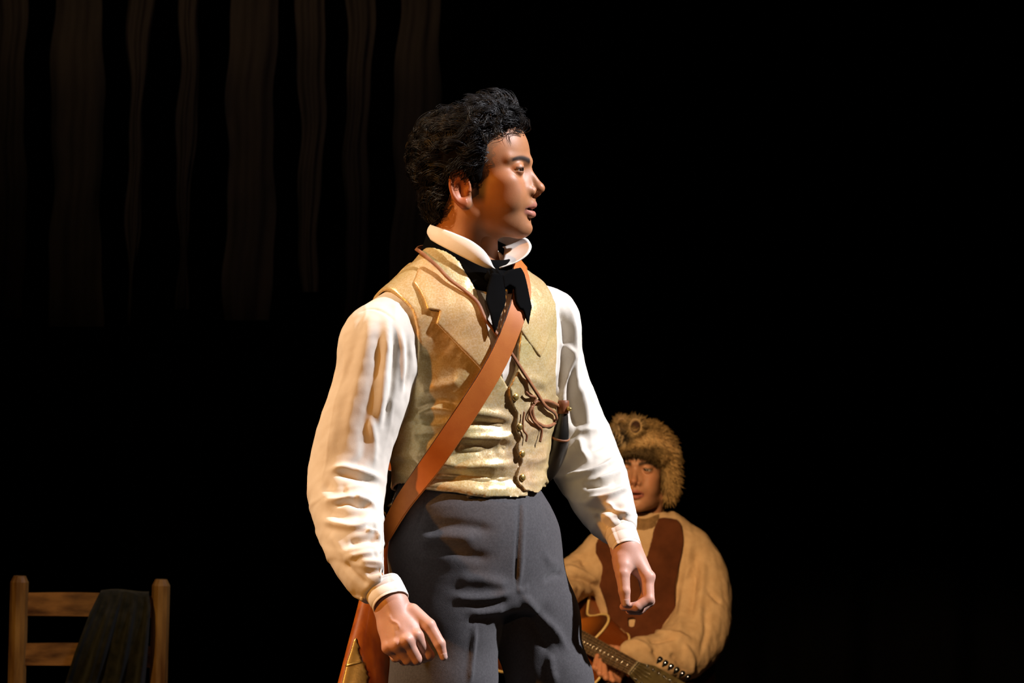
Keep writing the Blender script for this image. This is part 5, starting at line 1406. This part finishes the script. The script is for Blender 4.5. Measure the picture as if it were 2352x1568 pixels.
# ================================================================== guitar
NUT = PX(1457, 1535, 4.50)
gn = np.array([.411, -.893, -.182]); gn /= np.linalg.norm(gn); gw = np.array([-.64, -.138, -.77]); gw -= gn * (gw @ gn); gw /= np.linalg.norm(gw)
gt = -np.cross(gn, gw)
def GP(s, t, h=0.0): return NUT - gn * s - gw * t + gt * h       # s back from the nut, t towards the player's chin, h above the fingerboard
guitar = thing('guitar', tuple(GP(.56, 0, -.06)), 'sunburst acoustic guitar with cream binding, held by the seated person in the fur hat', 'guitar')
J = .30
UP = [(0, .030), (-.004, .060), (.004, .088), (.028, .102), (.060, .098), (.095, .082), (.125, .078), (.155, .098), (.20, .138), (.26, .175), (.33, .190), (.40, .175), (.455, .120), (.480, .05), (.484, 0)]
LO = [(.480, -.05), (.455, -.120), (.40, -.175), (.33, -.190), (.26, -.170), (.20, -.138), (.155, -.125), (.10, -.132), (.05, -.130), (.015, -.105), (0, -.060), (0, -.030)]
OUT = spline(np.array(UP + LO + [UP[0]]), 120)[:-1]; n_ = len(OUT); cen = OUT.mean(0)
V = []; F = []; Cc = []
rings = [(0.0, -.004, 0), (.4, -.001, 0), (.75, -.003, 0), (.93, -.0045, 0), (1.0, -.006, 0), (1.0, -.006, 1), (1.0, -.095, 1), (.97, -.100, 1), (.5, -.108, 1), (0.0, -.110, 1)]
for sc, h, side in rings:
    for p in OUT:
        q = cen + (p - cen) * max(sc, .02); V.append(GP(J + q[0], q[1], h))
        f = np.clip((sc - .35) / .6, 0, 1) if not side else 1.0
        amber = np.array((.55, .16, .018)); dk = np.array((.05, .012, .004)) if not side else np.array((.20, .045, .008)); Cc.append(amber * (1 - f) + dk * f)
for i in range(len(rings) - 1):
    for j in range(n_): F.append((i * n_ + j, i * n_ + (j + 1) % n_, (i + 1) * n_ + (j + 1) % n_, (i + 1) * n_ + j))
F.append(tuple(range(n_ - 1, -1, -1))); F.append(tuple((len(rings) - 1) * n_ + j for j in range(n_)))
gbody = mesh_obj('body', V, F, M['burst'], guitar, col=np.array(Cc), smooth=False)
for h in (-.006, -.096): mesh_obj('binding', *tube([GP(J + p[0], p[1], h) for p in list(OUT) + [OUT[0], OUT[1]]], .0036, 8, cap=False), M['binding'], gbody)
def gring(s, r, tr, m, name):
    mesh_obj(name, *tube([GP(s + r * math.cos(a), r * math.sin(a), .0) for a in np.linspace(0, 2 * math.pi, 41)], tr, 6, cap=False), m, gbody)
gring(J + .155, .056, .0022, M['binding'], 'rosette'); gring(J + .155, .050, .0018, M['steel'], 'rosette')
mesh_obj('sound_hole', *tube([GP(J + .155, 0, -.004), GP(J + .155, 0, -.0005)], .048, 32), M['tie'], gbody)
# neck with fingerboard, frets, nut
def slab(s0, s1, w0, w1, h0, h1, m, name, parent, rnd=False):
    prof = [(-1, h1), (1, h1), (1, h0), (-1, h0)] if not rnd else [(-1, h1), (1, h1), (.95, h1 - .008), (.6, h0 + .003), (0, h0), (-.6, h0 + .003), (-.95, h1 - .008)]
    V = [GP(s, x * w, h) for s, w in ((s0, w0), (s1, w1)) for x, h in prof]; k = len(prof); F = [(j, (j + 1) % k, k + (j + 1) % k, k + j) for j in range(k)] + [tuple(range(k - 1, -1, -1)), tuple(range(k, 2 * k))]
    return mesh_obj(name, V, F, m, parent, smooth=False)
neck_g = slab(0, J + .02, .0225, .027, -.024, -.001, M['headveneer'], 'neck', guitar, True)
slab(0, J + .10, .0225, .0285, -.001, .005, M['rosewood'], 'fingerboard', neck_g)
for k in range(1, 19):
    s = .63 * (1 - 2 ** (-k / 12)); wd = .0225 + (.0285 - .0225) * s / (J + .1)
    mesh_obj('fret', *tube([GP(s, -wd, .0055), GP(s, wd, .0055)], .0012, 6), M['fretmetal'], neck_g)
mesh_obj('nut', *box(GP(-.003, 0, .004), (.007, .046, .010), np.stack([gn, gw, gt], 1), .001), M['bone'], neck_g)
for k in range(6):
    t = -.018 + .0072 * k; t2 = t * 1.4; th = -.022 + .0088 * k
    mesh_obj('string', *tube([GP(.60, t2, .011), GP(.3, (t + t2) / 2, .0095), GP(0, t, .0085), GP(-.05 - .022 * (k if k < 3 else 5 - k), th * 1.2, .004)], .0007 if k > 2 else .0005, 5), M['fretmetal'], guitar)
mesh_obj('bridge', *box(GP(.61, 0, .002), (.028, .16, .010), np.stack([gn, gw, gt], 1), .003), M['rosewood'], gbody)
HS = [(-.004, .022), (-.035, .030), (-.06, .037), (-.195, .041), (-.205, .02), (-.200, 0), (-.205, -.02), (-.195, -.041), (-.06, -.037), (-.035, -.030), (-.004, -.022)]
tilt = lambda s: .25 * s
V = [GP(s, t, tilt(s) + h) for h in (.003, -.013) for s, t in HS]; k = len(HS); F = [tuple(range(k)), tuple(range(2 * k - 1, k - 1, -1))] + [(j, k + j, k + (j + 1) % k, (j + 1) % k) for j in range(k)]
head_g = mesh_obj('headstock', V, F, M['headveneer'], guitar, smooth=False)
for sd in (-1, 1):
    for i in range(6):
        s = -.045 - .0255 * i; h = tilt(s)
        tn = mesh_obj('tuner', *tube([GP(s, sd * .047, h - .008), GP(s, sd * .052, h - .008), GP(s, sd * .058, h - .008), GP(s, sd * .066, h - .008), GP(s, sd * .069, h - .008)], [.0022, .004, .0075, .0075, .004], 10), M['chrome'], head_g)
        if i < 6: mesh_obj('post', *tube([GP(s, sd * .024, h + .002), GP(s, sd * .024, h + .012)], .0033, 10), M['chrome'], head_g)
